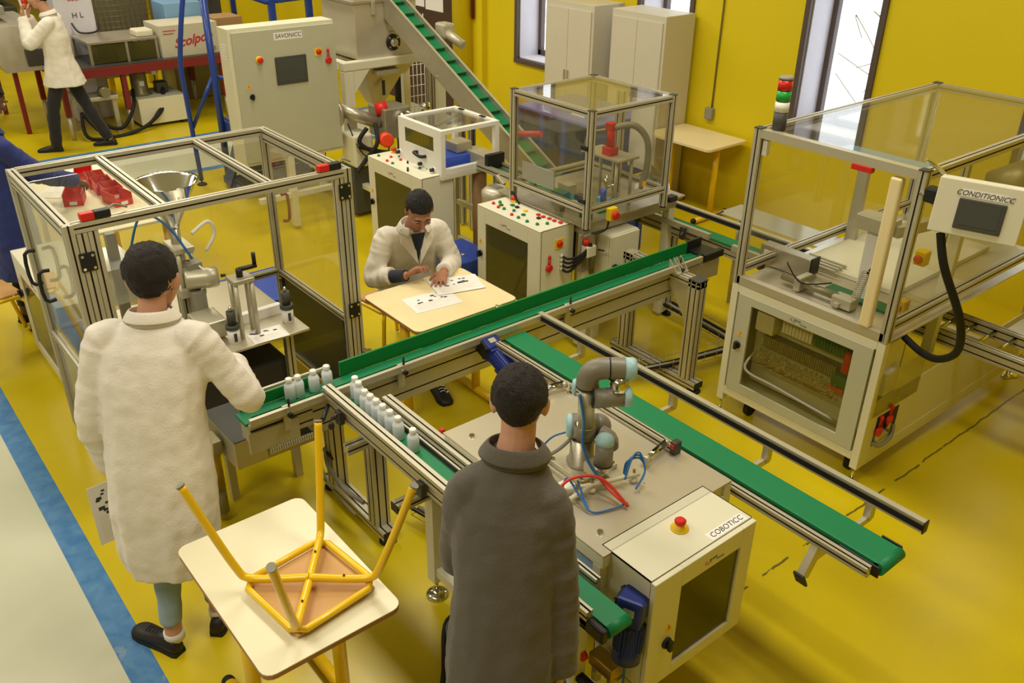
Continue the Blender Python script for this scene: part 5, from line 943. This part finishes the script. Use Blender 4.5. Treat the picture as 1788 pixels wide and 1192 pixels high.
# --- man in white coat, from behind, at left ---
J=dict(head=(.02,.27,1.575),head_rot=(-.28,0,0),neck=(.015,.215,1.455),shL=(-.175,.17,1.37),shR=(.19,.17,1.375),elL=(-.25,.10,1.06),wrL=(-.255,.16,.77),elR=(.34,.20,1.10),wrR=(.20,.46,1.10),
 handL=dict(d=(.1,.35,-1),up=(-1,0,.0),curl=.7,thumb=1),handR=dict(up=(0,0,1),curl=.4,thumb=-1),hip=(.0,.08,.92),knL=(-.05,.02,.48),anL=(-.03,-.09,.10),knR=(.08,.12,.48),anR=(.12,.05,.10),cuff=.045,cuffgapL=.01,cuffgapR=0)
rg=[(.0,-.0,.42,.185,.15,.05),(0,.0,.5,.20,.155,.045),(0,.03,.7,.215,.16,.035),(0,.07,.92,.20,.15,.02),(0,.10,1.08,.195,.14,.012),(.005,.15,1.25,.21,.135,.01),(.01,.18,1.36,.19,.115,.005),(.012,.2,1.42,.125,.09,0),(.015,.21,1.455,.075,.07,0)]
p=person('student in long white lab coat and pale jeans seen from behind at the tall enclosure',None,0,J,coat='coatw',rings=rg,legm='jeans',face=True,seed=2,hs=1.2)
shoe(p,(.0,-.13),(-.25,.01)); shoe(p,(.12,-.03),(.14,.24))
for x,y in ((-.03,-.09),(.12,.05)): MB().cyl((x,y,.06),(x,y,.10),.043,16).build('sock','sock',p)
place(p,(-3.06,.70),FH)
q=sheet('printed picture board hanging from the left hand of the student in white',(0,0),.21,.30,0,0,26,cat='board',name='picture_board',seed=8); rt=V((.6347,.7727,0)); fhv=V((-.7727,.6347,0)); pw=V((-3.355,.592,0))
q.rotation_euler=(math.radians(90),0,math.atan2(rt.y,rt.x)+.75); q.location=(pw.x,pw.y,.56)
# --- man in grey coat, from behind, in front ---
J=dict(head=(0,.27,1.62),head_rot=(-.2,0,.12),neck=(0,.215,1.495),shL=(-.13,.16,1.365),shR=(.12,.16,1.35),elL=(-.17,.20,1.07),wrL=(-.10,.42,1.0),elR=(.165,.12,1.06),wrR=(.18,.06,.80),
 handL=dict(up=(0,0,1),curl=.4,thumb=1),handR=dict(d=(.0,.25,-1),up=(1,0,0),curl=.5,thumb=-1),hip=(0,.06,.93),knL=(-.09,.05,.5),anL=(-.1,0,.1),knR=(.09,.05,.5),anR=(.1,0,.1))
rg=[(0,-.0,.42,.19,.15,.035),(0,.01,.6,.18,.15,.03),(0,.04,.85,.165,.135,.02),(0,.08,1.05,.155,.13,.015),(0,.13,1.22,.16,.125,.01),(0,.16,1.34,.155,.11,.006),(0,.185,1.425,.115,.09,0),(0,.21,1.495,.072,.07,0)]
p=person('young man in dark grey work coat seen from behind, in front of the robot table',None,0,J,coat='coatg',coatname='work_coat',rings=rg,legm='blackc',seed=5,sleeverad=(.07,.066,.062,.058))
shoe(p,(-.1,-.06),(-.12,.2)); shoe(p,(.1,-.06),(.12,.2))
g0=V((0,0,0))+fhv*1.9+rt*-.03; place(p,(g0.x,g0.y),(FH[0]*.97+.6347*.2,FH[1]*.97+.7727*.2))
# --- seated student ---
# local frame: +y = forward
J=dict(head=(.01,.24,1.17),head_rot=(-.62,0,-.12),neck=(0,.10,1.02),shL=(-.17,.05,.955),shR=(.17,.05,.955),elL=(-.25,.10,.74),wrL=(-.10,.33,.79),elR=(.27,.08,.72),wrR=(.13,.31,.80),
 handL=dict(d=(.5,.7,-.05),up=(0,0,1),curl=.3,thumb=1),handR=dict(d=(-.75,.25,.55),up=(.3,-.5,.6),curl=.8,thumb=-1),hip=(0,-.08,.54),knL=(-.12,.34,.50),anL=(-.12,.02,.10),knR=(.07,.38,.52),anR=(.0,.38,.10),cuffgapR=.12,cuffgapL=.02)
rg=[(0,-.09,.42,.21,.17,.03),(0,-.08,.55,.19,.15,.025),(0,-.05,.70,.18,.14,.02),(0,-.01,.85,.19,.135,.012),(0,.03,.95,.19,.12,.006),(0,.07,1.0,.12,.09,0),(0,.09,1.025,.075,.07,0)]
p=person('student in white lab coat sitting at the cream table, head bowed over papers',None,0,J,skin='skin_m',hairc='hairb',coat='coatw',rings=rg,legm='blackc',seed=7,hair_low=0)
MB().tube([(.26,.10,.72),(.20,.2,.76),(.135,.305,.798)],[.045,.042,.036],16,5).build('dark_sleeve_cuff','navy',p); MB().poly([(-.045,.165,1.0),(.045,.165,1.0),(.0,.155,.82)],(0,.012,0)).build('dark_shirt_front','navy',p)
for q_ in (-1,1): MB().poly([(q_*.03,.15,1.04),(q_*.095,.12,1.03),(q_*.11,.15,.95),(q_*.005,.172,.80)],(0,.008,0)).build('lapel','coatw',p)
shoe(p,(-.12,-.04),(-.13,.22)); shoe(p,(.0,.33),(.0,.61),stripes=True)
place(p,(-4.45,2.80),(.93,-.22))
# --- person in blue coat ---
J=dict(head=(0,.09,1.60),head_rot=(-.5,0,0),neck=(0,.03,1.42),shL=(-.18,0,1.35),shR=(.18,0,1.35),elL=(-.24,.12,1.08),wrL=(-.12,.36,1.0),elR=(.26,.18,1.14),wrR=(.12,.46,.99),
 handL=dict(up=(0,0,1),curl=.4,thumb=1),handR=dict(up=(0,0,1),curl=.55,thumb=-1),hip=(0,0,.92),knL=(-.09,.02,.5),anL=(-.1,0,.1),knR=(.09,.02,.5),anR=(.1,-.02,.1))
rg=[(0,-.0,.42,.23,.17,.035),(0,0,.6,.22,.165,.03),(0,0,.85,.2,.15,.02),(0,0,1.05,.195,.14,.015),(0,.01,1.22,.2,.135,.01),(0,.01,1.33,.185,.115,.006),(0,.02,1.39,.12,.085,0),(0,.03,1.42,.07,.065,0)]
p=person('person in dark blue work coat at the left edge, reaching into the red trays',None,0,J,skin='skin_d',hairc='hairb',coat='coatb',coatname='work_coat',rings=rg,legm='blackc',seed=9,vox=.006)
shoe(p,(-.1,-.06),(-.12,.2)); shoe(p,(.1,-.08),(.12,.18)); MB().tube([(.19,.12,1.05),(.2,.14,.95),(.21,.13,.8),(.2,.13,.74)],.003,6,4).build('white_cord','wplast',p)
place(p,(-6.62,.93),(-.25,.97))
# --- walking student far left ---
J=dict(head=(.0,.08,1.66),head_rot=(-.1,0,0),neck=(0,.02,1.50),shL=(-.17,0,1.42),shR=(.17,0,1.42),elL=(-.22,.22,1.22),wrL=(-.08,.26,1.47),elR=(.24,.20,1.2),wrR=(.08,.24,1.46),
 handL=dict(d=(.2,-.1,1),up=(0,1,0),curl=.5,thumb=1),handR=dict(d=(-.2,-.1,1),up=(0,1,0),curl=.5,thumb=-1),hip=(0,0,.92),knL=(-.08,.16,.5),anL=(-.08,.22,.1),knR=(.09,-.14,.52),anR=(.1,-.32,.12),cuff=-.04)
rg=[(0,0,.74,.21,.22,.05),(0,0,.85,.2,.19,.03),(0,0,1.05,.185,.14,.015),(0,0,1.25,.195,.135,.01),(0,0,1.38,.185,.115,.006),(0,0,1.46,.12,.085,0),(0,.01,1.50,.07,.065,0)]
p=person('student in white lab coat and black trousers walking far left, hands raised to the face',None,0,J,skin='skin_l',coat='coatw',rings=rg,legm='blackc',seed=11,vox=.008,coatvox=.012,cuff=.0) if 0 else person('student in white lab coat and black trousers walking far left, hands raised to the face',None,0,J,skin='skin_l',coat='coatw',rings=rg,legm='blackc',seed=11,vox=.008,coatvox=.012,legrad=(.09,.07,.06))
shoe(p,(-.08,.16),(-.08,.44)); shoe(p,(.1,-.40),(.1,-.13))
place(p,(-11.08,2.50),(-.45,-.9))
# ======== seated table, papers, chairs ========
t=tee_table('school_table','cream school table with yellow legs where the seated student works',-4.18,-3.60,2.29,3.0,.75,'top',feet_axis='x',inset=.1)
MB().box(-4.10,-3.75,2.75,2.95,.60,.63,.004).build('shelf_basket','slot',t)
sheet('printed worksheet nearest the conveyor on the seated student\'s table',(-3.88,2.58),.30,.21,1.45,.7505,14,seed=4)
for k in range(3): sheet(['bottom worksheet of the stack beside the seated student\'s hand','middle worksheet of the stack beside the seated student\'s hand','top printed worksheet with pictures beside the seated student\'s hand'][k],(-3.99+.01*k,2.83-.005*k),.30,.21,1.2+.05*k,.7505+.002*k,12 if k==2 else 0,seed=6)
def stool(label,loc,up=True):
    s=thing('yellow_stool',label,'stool',(0,0,0)); c=[(-.155,-.155),(.155,-.155),(.155,.155),(-.155,.155)]; h=.015
    MB().box(-.15,.15,-.15,.15,0,.014,.006).build('seat','wood',s)
    R_=[];
    for i,(x,y) in enumerate(c):
        sx,sy=(1 if x>0 else -1),(1 if y>0 else -1)
        R_+= [(x-sx*.035,y,h+.012),(x,y-sy*.035,h+.012)] if i%2 else [(x,y-sy*.035,h+.012),(x-sx*.035,y,h+.012)]
    R_.append(R_[0]); MB().tube([V(p_) for p_ in R_],.012,12,1,False).build('seat_ring','ypaint',s)
    tips=[(-.25,-.25),(.25,-.25),(.25,.25),(-.25,.25)]
    for i,(x,y) in enumerate(c):
        tx,ty=tips[i]; l=MB().tube([(0,0,.045 if i%2 else .055),(x*.55,y*.55,.048),(x*.92,y*.92,.055),(x*1.06,y*1.06,.10),(tx*.82,ty*.82,.25),(tx,ty,.43)],.0135,14,8).build('leg','ypaint',s); MB().cyl((tx,ty,.43),(tx*1.01,ty*1.01,.436),.0145,14).build('leg_cap','gtube',l)
    for x,y in ((.08,.08),(-.08,-.08),(-.08,.08),(.08,-.08)): MB().cyl((x,y,.062),(x,y,.066),.004,8).build('rivet','slot',s)
    text('MADE 3 PF',.013,(.02,.06,.0145),(-1,.3,0),(.3,1,0),'ink',s,'stamp_lettering') if 0 else None
    return s
s=stool('yellow tube stool with plywood seat placed upside down on the near table',(0,0,0)); s.location=(-2.22,.925,.752); s.rotation_euler=(0,0,.12); s.scale=(1.07,1.07,1.05)
tee_table('school_table','cream white school table in the foreground carrying the upturned stool',-2.72,-1.96,.63,1.14,.75,'top2',feet_axis='x',inset=.08)
s=dup(s,(-4.62,2.72,.46),(PI,0,.1),'yellow stool with plywood seat under the seated student'); s.scale=(1,1,1)
s=dup(s,(-6.35,.62,.50),(PI,0,.2),'yellow stool with wooden seat cut off by the left edge'); s.location=(-6.26,.66,.47)
# ======== cobot ========
t=thing('collaborative_robot','small grey robot arm with pale blue joint caps standing on the steel table','robot',(-2.06,2.07,.86))
MB().box(-2.16,-1.96,1.97,2.17,.86,.882,.004).build('mounting_plate','alu',t)
for a,b in ((-2.145,1.985),(-1.975,1.985),(-1.975,2.155),(-2.145,2.155)): MB().cyl((a,b,.882),(a,b,.887),.009,10).build('bolt','chrome',t)
o=V((-2.06,2.062,0)); s_=V((.6347,.7727,0)); f_=V((-.7727,.6347,0)); Q=lambda s,f,z: o+s_*s+f_*f+V((0,0,z))
MB().lathe(Q(0,0,.882),(0,0,1),[(.062,0),(.062,.01),(.05,.014),(.048,.12)],32).build('base_column','steel',t)
j=MB().cyl(Q(-.045,0,1.055),Q(.06,0,1.055),.05,28).sph(Q(.06,0,1.055),(.05,.05,.05),24,16).build('shoulder_joint','robot',t); MB().lathe(Q(-.045,0,1.055),-s_,[(.05,0),(.05,.012),(.042,.022),(.02,.026)],28).build('joint_cap','lblue',j); MB().cyl(Q(.022,0,1.055),Q(.026,0,1.055),.0515,28).build('seal_ring','rubber',j)
j=MB().cyl(Q(.0,-.065,1.1),Q(.0,-.065,1.28),.033,28).build('upper_arm_tube','alu',t); MB().cyl(Q(0,-.065,1.1),Q(0,-.065,1.106),.041,28).build('arm_collar','chrome',j); MB().cyl(Q(0,-.065,1.05),Q(0,-.065,1.1),.042,28).build('lower_joint','robot',t)
j=MB().tube([Q(0,-.065,1.275),Q(0,-.065,1.31),Q(.018,-.065,1.342),Q(.055,-.065,1.355),Q(.14,-.065,1.355)],.042,28,6).build('elbow','robot',t); MB().cyl(Q(.075,-.065,1.355),Q(.08,-.065,1.355),.0435,28).cyl(Q(0,-.065,1.276),Q(0,-.065,1.281),.0435,28).build('seal_ring','rubber',j); MB().lathe(Q(.135,-.065,1.355),s_,[(.043,0),(.043,.03),(.036,.042),(.015,.046)],28).build('joint_cap','lblue',j)
MB().lathe(Q(-.04,-.03,1.25),-s_,[(.035,0),(.03,.012),(.012,.016)],20).build('side_cap','lblue',t)
j=MB().cyl(Q(.115,-.07,1.325),Q(.115,-.1,1.27),.036,24).build('wrist_ring','chrome',t)
j=MB().cyl(Q(.02,-.1,1.245),Q(.135,-.1,1.255),.038,28).build('wrist_joint','robot',t); MB().lathe(Q(.135,-.1,1.255),s_,[(.039,0),(.039,.022),(.03,.03)],28).build('joint_cap','lblue',j); MB().cyl(Q(.02,-.1,1.25),Q(.016,-.1,1.25),.04,24).build('seal_ring','rubber',j)
j=MB().cyl(Q(.075,-.11,.955),Q(.075,-.11,1.05),.036,28).build('tool_joint','robot',t); MB().lathe(Q(.075,-.11,1.05),(0,0,1),[(.037,0),(.037,.02),(.03,.03),(.012,.033)],28).build('joint_cap','lblue',j); MB().cyl(Q(.075,-.11,.953),Q(.075,-.11,.957),.0375,28).build('seal_ring','rubber',j); MB().cyl(Q(.075,-.11,.93),Q(.075,-.11,.953),.034,24).build('tool_flange','chrome',t)
MB().tube([Q(.06,-.05,1.05),Q(.09,-.07,1.04),Q(.09,-.1,1.03)],.04,24,4).build('joint_link','robot',t)
MB().box(-2.005,-1.93,2.02,2.11,.885,.935,.004).build('tool_block','alu',t)
bar=[(Q(-.09,-.22,.90),Q(.22,-.10,.90)),(Q(.06,-.14,.895),Q(-.06,-.26,.895))]
for a,b in bar: MB().tube([a,b],.010,4,smooth=False).build('gripper_bar','cream',t)
for p_ in (Q(-.10,-.225,.88),Q(-.03,-.20,.88),Q(.03,-.17,.88),Q(.20,-.10,.88)):
    c=MB().lathe(p_+V((0,0,-.012)),(0,0,1),[(.017,0),(.014,.012),(.006,.016),(.005,.045)],16).build('suction_cup','panelw',t); MB().cyl(p_+V((0,0,.02)),p_+V((0,0,.04)),.006,8).build('cup_fitting','brass',c)
def tb(pts,r,m,n='air_tube'): MB().tube(pts,r,10,8).build(n,m,t)
tb([Q(-.03,-.1,1.26),Q(-.01,-.115,1.15),Q(-.01,-.12,1.05),Q(.02,-.14,.97),Q(.06,-.16,.92)],.006,'btube')
tb([Q(.03,-.06,1.2),Q(.08,-.09,1.24),Q(.07,-.1,1.29)],.005,'btube')
tb([Q(.06,-.16,.92),Q(.1,-.2,.89),Q(.16,-.27,.875)],.006,'rtube'); tb([Q(.16,-.27,.875),Q(.06,-.2,.95),Q(-.06,-.22,.96),Q(-.14,-.27,.89)],.006,'rtube')
for k in range(3): tb([Q(.16,-.1-.02*k,.9),Q(.17+.01*k,-.09,.95+.01*k),Q(.22,-.08,.96+.012*k),Q(.24,-.11,.92),Q(.2,-.17,.88)],.004,'btube')
tb([Q(-.09,-.23,.90),Q(-.07,-.2,.95),Q(-.02,-.25,.90),Q(.02,-.3,.87),Q(.1,-.28,.87),Q(.16,-.25,.875)],.004,'btube'); tb([Q(-.03,-.2,.94),Q(-.01,-.24,.90),Q(.01,-.29,.87)],.004,'btube')
tb([Q(-.04,0,1.0),Q(-.10,-.02,.95),Q(-.16,.02,.88),Q(-.22,.0,.87)],.008,'gtube','cable'); tb([Q(-.045,0,1.03),Q(-.12,0,1.0),Q(-.17,0,.93),Q(-.18,0,.88)],.004,'btube')
MB().box(-2.20,-2.16,1.93,1.96,.86,.885,.005).build('cable_connector','alu',t)
# floor cable behind the man in grey
tag(MB().tube([(-2.0,1.15,.02),(-1.95,1.22,.012),(-2.15,1.42,.012),(-2.4,1.62,.012),(-2.35,1.8,.012)],.012,10).build('floor_cable','rubber'),'thick black cable on the floor behind the man in grey','cable')
# ======== red tray table at left ========
t=thing('school_table','cream table with yellow legs holding the red plastic trays','table',(-6.8,1.6,0))
MB().box(-7.7,-6.05,1.25,1.92,.765,.785,.004).build('tabletop','top2',t)
for x in (-7.6,-6.2):
    for y in (1.32,1.85): MB().cyl((x,y,.0),(x,y,.765),.022).build('leg','ypaint',t)
def tray_bin(x,y,r,label):
    t=thing('red_tray',label,'tray',(0,0,0),'red plastic trays'); w,d,h=.13,.2,.09
    MB().box(-w/2,w/2,-d/2,d/2,0,.005).build('tray_bottom','red',t)
    for a in ((-w/2,-w/2+.004,-d/2,d/2,.005,h),(w/2-.004,w/2,-d/2,d/2,.005,h),(-w/2+.004,w/2-.004,d/2-.004,d/2,.005,h),(-w/2+.004,w/2-.004,-d/2,-d/2+.004,.005,h*.5)): MB().box(*a).build('tray_wall','red',t)
    MB().box(-.025,.025,-d/2-.003,-d/2,.01,.035).build('paper_label','wplast',t)
    t.location=(x,y,.786); t.rotation_euler=(0,0,r); return t
for x,y,r,l in ((-7.25,1.62,1.3,'red plastic tray at the far left of the table, beside the white papers'),(-7.08,1.66,1.45,'red plastic tray second from the far end of the row'),(-6.92,1.66,1.5,'red plastic tray in the middle of the row'),(-6.75,1.67,1.55,'red plastic tray second from the near end'),(-6.58,1.66,1.75,'red plastic tray at the near end of the row, tilted with label'),(-6.78,1.42,1.2,'red plastic tray under the dark hand')): tray_bin(x,y,r,l)
sheet('white sheet at the far end of the red tray table',(-7.45,1.55),.2,.28,.4,.787,0,seed=1); sheet('white sheet beside the blue sleeve on the red tray table',(-7.1,1.36),.2,.28,.9,.787,0,seed=2)
# ======== blue access platform ========
t=thing('access_platform','blue tubular steel access platform with handrails and lower steps, beside the labelled tall cabinet','platform',(-8.9,3.4,0))
BL=lambda pts,r=.022,n='rail_tube': MB().tube(pts,r,12,4,len(pts)>3).build(n,'blue',t)
X0,X1=-9.05,-8.0
for x in (X0,X1):
    pass
MB().tube([(-8.95,3.12,.05),(-8.95,3.10,.9),(-8.95,3.10,1.25),(-8.95,3.2,1.75),(-8.95,3.3,2.05)],.024,12,5).build('handrail','blue',t); MB().tube([(-8.75,3.34,.05),(-8.75,3.34,2.1)],.034,14,1,False).build('main_post','blue',t)
MB().tube([(-8.75,3.34,1.15),(-8.95,3.12,.60)],.02,10,1,False).build('brace','blue',t)
MB().tube([(-8.75,3.34,2.0),(-8.6,3.9,1.78),(-8.6,4.4,1.80)],.022,10,1,False).build('top_rail','blue',t); MB().tube([(-8.75,3.34,1.12),(-8.6,3.9,.95)],.018,10,1,False).build('mid_rail','blue',t)
for y in (3.95,4.35): MB().box(-8.62,-8.56,y-.03,y+.03,.03,1.86,.005).build('post','blue',t)
MB().tube([(-8.4,3.95,1.82),(-8.4,4.75,1.9)],.03,10,1,False).build('top_rail','blue',t)
MB().box(-8.85,-8.1,3.36,3.46,.5,.68,.006).build('platform_beam','blue',t); MB().box(-8.85,-8.0,3.4,4.2,.66,.69).build('platform_deck','dgrey',t)
for k,z in enumerate((.12,.28)): MB().box(-8.55+.1*k,-8.3+.1*k,3.3,4.1,z,z+.03,.004).build('step','dgrey',t); MB().box(-8.56+.1*k,-8.54+.1*k,3.3,4.1,z-.04,z+.04,.004).build('step_edge','blue',t)
for y in (3.28,4.12): MB().poly([(-8.75,y,.06),(-8.6,y,.03),(-8.2,y,.5),(-8.35,y,.56)],(0,.03,0)).build('stringer','blue',t)
MB().box(-8.8,-8.3,3.3,3.36,.03,.11,.004).build('base_beam','blue',t)
for x,y in ((-8.95,3.12),(-8.5,3.3),(-8.1,4.1)): foot(t,x,y,.1,.05)
# ======== background production table ========
t=thing('red_frame_bench','long steel bench on a dark red frame in the background','bench',(-11.7,3.7,0))
x0,x1,y0,y1=-12.6,-11.45,2.55,5.6
for y in (y0,y1): MB().box(x0,x1,y-.03,y+.03,.70,.80).build('frame_beam','redp',t)
for x in (x0,x1): MB().box(x-.03,x+.03,y0,y1,.70,.80).build('frame_beam','redp',t)
MB().box(x0,x1,y0,y1,.79,.81).build('bench_deck','dark_belt',t)
for x in (x0,x1-.02):
    for y in (y0,3.25,4.5,y1): l=MB().box(x-.03,x+.03,y-.03,y+.03,.28,.72).build('leg','redp',t); MB().cyl((x,y,0),(x,y,.29),.025,12).build('leg_foot','alu',l)
t=thing('steel_guard_box','low dark glazed steel box on the red-framed bench','machine',(-11.8,3.4,.81))
MB().box(-12.3,-11.6,2.95,3.78,1.04,1.07,.004).build('top_plate','steel',t); 
for x,y in ((-12.28,2.97),(-11.62,2.97),(-11.62,3.76),(-12.28,3.76),(-11.62,3.4)): MB().box(x-.015,x+.015,y-.015,y+.015,.81,1.04).build('post','steel',t)
MB().box(-11.612,-11.606,2.98,3.75,.82,1.03).build('glass_side','smoke',t); MB().box(-12.1,-11.8,3.1,3.6,.81,.98,.02).build('inner_mechanism','dark_belt',t)
t=thing('white_carton','large white carton with red script lettering on the red-framed bench','box',(-11.8,4.17,.81))
MB().box(-12.1,-11.55,3.80,4.54,.81,1.19,.004).build('carton_body','wcard',t); text('Scolpop',.155,(-11.549,4.20,.995),(0,1,.14),(0,-.14,1),'inkr',t,shear=.45,bold=.004)
q=MB().cyl((-11.549,4.46,.87),(-11.547,4.46,.87),.03,20).build('round_stamp','card',t)
for i in range(2): MB().box(-11.549,-11.547,3.84,4.0-.03*i,1.12-.035*i,1.13-.035*i).build('printed_line','inkr',t)
MB().box(-11.9,-11.7,5.05,5.4,.89,1.3,.004).xform(Matrix.Translation((0,0,0))).build('x','card') if 0 else None
solo(MB().box(-12.1,-11.7,4.57,4.95,.81,1.2,.004),'cardboard_box','card','brown cardboard box with white label right of the red-lettered carton','box',(-11.9,4.76,.81))
solo(MB().box(-12.58,-12.13,4.1,4.6,.81,1.36,.004),'blue_carton','skyb','sky blue carton behind the white carton','box',(-12.35,4.35,.81))
solo(MB().box(-11.9,-11.65,3.55,3.76,1.07,1.15,.02),'small_cream_device','cream','small cream device with cable on the end of the steel guard box','device',(-11.8,3.65,1.07))
# hydraulic unit
t=thing('hydraulic_unit','cream hydraulic power pack with grey motor and gauge under the red-framed bench','power unit',(-11.8,3.65,0))
MB().box(-12.1,-11.5,3.38,3.98,.04,.36,.006).build('oil_tank','cream',t); MB().lathe((-11.8,3.52,.36),(0,0,1),[(.14,0),(.1,.03),(.1,.26),(.085,.30)],28).build('electric_motor','olive',t); MB().box(-11.72,-11.69,3.49,3.55,.48,.54).build('motor_plate','white',t)
MB().box(-11.85,-11.7,3.7,3.85,.36,.5,.02).build('valve_block','dark_belt',t); MB().cyl((-11.78,3.72,.5),(-11.78,3.72,.6),.008,8).build('gauge_stem','dark_belt',t); MB().cyl((-11.79,3.72,.62),(-11.76,3.72,.62),.035,20).build('pressure_gauge','panelw',t); MB().box(-12.08,-11.52,3.9,3.96,0,.04).build('foot_rail','slot',t); MB().box(-12.08,-11.52,3.4,3.46,0,.04).build('foot_rail','slot',t)
for k in range(2): MB().tube([(-11.7,3.78,.42),(-11.5,3.65-.03*k,.2),(-11.35,3.3,.04),(-11.3,2.9-.2*k,.03),(-11.5,2.7,.3)],.022,8).build('black_hose','rubber',t)
MB().tube([(-11.6,2.8,.5),(-11.45,2.85,.2),(-11.4,3.1,.08),(-11.45,3.3,.3),(-11.7,3.4,.45)],.022,8).build('black_hose','rubber',t)
t=thing('press_frame','grey casting machine on a stand under the bench behind the walking student','machine',(-11.8,2.95,0))
MB().box(-12.0,-11.45,2.6,3.15,.42,.47,.01).build('cross_frame','alu',t); MB().box(-12.1,-11.7,2.8,3.0,.47,.8,.02).build('machine_body','reveal',t); MB().cyl((-11.5,2.98,.52),(-11.4,3.0,.52),.06,16).build('bearing','olive',t); MB().box(-11.95,-11.9,2.65,2.7,0,.42).build('stand','alu',t); MB().box(-11.55,-11.5,3.08,3.13,0,.42).build('stand','alu',t)
# steel machine at far left and white machine column
t=thing('steel_process_machine','grey steel machine in the far left background with sloping sides','machine',(-12.8,2.2,0))
MB().loft([[(-13.4,1.9,1.25),(-12.1,1.9,1.25),(-12.1,2.6,1.25),(-13.4,2.6,1.25)],[(-13.2,2.1,.75),(-12.0,2.1,.75),(-12.0,2.75,.75),(-13.2,2.75,.75)]]).build('sloping_tray','steel',t).data.polygons.foreach_set('use_smooth',[False]*6)
MB().box(-14.2,-12.6,1.7,2.35,1.32,1.42,.01).build('top_plate','gtube',t); MB().box(-13.9,-12.9,1.8,2.3,.95,1.3,.02).build('body_block','dark_belt',t)
MB().tube([(-12.2,2.42,1.9),(-12.05,2.5,.8)],.015,8,1,False).build('rod','alu',t)
for x in (-13.3,-12.1): 
    for y in (2.2,): MB().box(x-.025,x+.025,y-.025,y+.025,0,.8).build('leg','redp',t)
MB().box(-12.3,-12.0,2.35,2.65,.8,1.0,.01).build('control_block','dark_belt',t)
t=thing('white_machine_column','tall white machine cabinet with grey control head behind the walking student','machine',(-12.6,3.1,0))
MB().box(-12.9,-12.35,2.85,3.3,.0,1.9,.01).build('cabinet_body','reveal',t); MB().box(-12.6,-12.3,2.75,3.2,1.62,1.85,.05).build('control_head','dgrey',t); MB().box(-12.295,-12.29,2.8,3.0,1.72,1.82).build('head_screen','alu',t)
for k,(y,w) in enumerate(((3.0,.01),)): text('888',.09,(-12.345,3.08,1.48),(0,1,0),(0,0,1),'inkr',t,shear=.3); text('H L',.09,(-12.345,3.1,1.28),(0,1,0),(0,0,1),'slot',t)
MB().tube([(-12.3,3.0,1.2),(-12.2,3.05,1.1),(-12.2,3.25,1.1),(-12.3,3.3,1.2)],.012,8).build('handle','black',t)
t=thing('mesh_cart','wire mesh guard with white top bar behind the steel guard box','guard',(-13.2,3.9,0))
g=MB()
for i in range(12): g.cyl((-13.2,3.5+i*.07,.9),(-13.2,3.5+i*.07,1.5),.003,5)
for i in range(9): g.cyl((-13.2,3.5,.9+i*.07),(-13.2,4.27,.9+i*.07),.003,5)
g.build('wire_mesh','olive',t)['kind']='stuff'; MB().box(-13.25,-13.15,3.45,4.35,1.5,1.58,.005).build('white_bar','white',t); 
for y in (3.47,4.3): MB().box(-13.22,-13.18,y-.02,y+.02,0,1.5).build('post','olive',t)
MB().box(-13.35,-13.25,3.5,4.25,.3,1.48,.01).build('back_panel','olive',t)
t=thing('blue_frame_rack','blue tubular rack in the background above the benches','rack',(-13.5,4.2,0))
for y in (3.2,4.55,5.6): MB().box(-13.53,-13.47,y-.03,y+.03,0,1.95).build('post','blue',t)
MB().tube([(-13.5,3.2,1.72),(-13.5,5.6,1.78)],.03,8,1,False).build('rail','btube',t); MB().box(-13.8,-13.3,4.6,5.4,1.3,1.34).build('shelf','blue',t)
t=thing('dark_machine','dark grey machine with black cables behind the white carton','machine',(-13,4.6,0))
MB().box(-13.3,-12.7,4.3,5.1,.9,1.5,.03).build('machine_body','dgrey',t); MB().tube([(-12.7,4.5,1.6),(-12.6,4.7,1.35),(-12.65,4.9,1.35),(-12.7,5.0,1.6)],.015,8).build('cable','rubber',t); MB().tube([(-12.62,4.35,1.7),(-12.62,4.35,1.1)],.015,8,1,False).build('rod','slot',t); MB().box(-13.3,-12.7,4.3,5.1,0,.9,.02).build('machine_base','olive',t)
for i,(y,m,l) in enumerate(((4.35,'ypaint','yellow steel post standing behind the mesh guard'),(5.75,'ypaint','yellow steel column behind the blue access platform'))): solo(MB().box(-14.2,-14.05,y,y+.14,0,2.6,.005),'yellow_post','wall',l,'post',(-14.12,y+.07,0))
t=thing('yellow_pallet_truck','yellow wheeled stand on the floor under the far end of the bench','trolley',(-13.2,4.3,0))
for y in (3.6,4.0,4.8): MB().box(-13.5,-13.42,y,y+.08,.05,.6,.01).build('upright','ypaint',t)
MB().box(-13.5,-13.42,3.6,4.88,.5,.58).build('beam','ypaint',t)
for y in (4.7,5.0): MB().cyl((-13.3,y,.06),(-13.3,y+.05,.06),.06,16).build('wheel','rubber',t)
MB().box(-13.55,-13.2,4.65,5.1,.08,.14,.01).build('foot_plate','ypaint',t)
# marker post
t=thing('marker_post','red and white striped marker post on a dark base at far left','post',(-17.1,3.45,0))
MB().box(-17.35,-16.85,3.25,3.75,0,.06,.02).build('base','gtube',t); MB().cyl((-17.1,3.5,.06),(-17.1,3.5,1.0),.05,16).build('pole','panelw',t)
for z in (.32,.78): MB().cyl((-17.1,3.5,z),(-17.1,3.5,z+.2),.052,16).build('red_band','red',t)
t=thing('far_machine_line','long low grey machine line at the far left edge','machine',(-19,2.9,0)); MB().box(-21,-18.2,2.2,3.6,.25,.7,.02).build('machine_body','dark_belt',t); MB().box(-21,-18.3,2.3,3.5,.85,.95,.01).build('machine_top','olive',t); MB().box(-20,-19,2.6,3.3,.7,.85).build('connecting_block','olive',t); MB().box(-18.4,-18.3,2.3,2.4,0,.25).build('leg','slot',t); MB().box(-20.9,-20.8,2.3,2.4,0,.25).build('leg','slot',t); MB().box(-18.4,-18.3,3.4,3.5,0,.25).build('leg','slot',t)
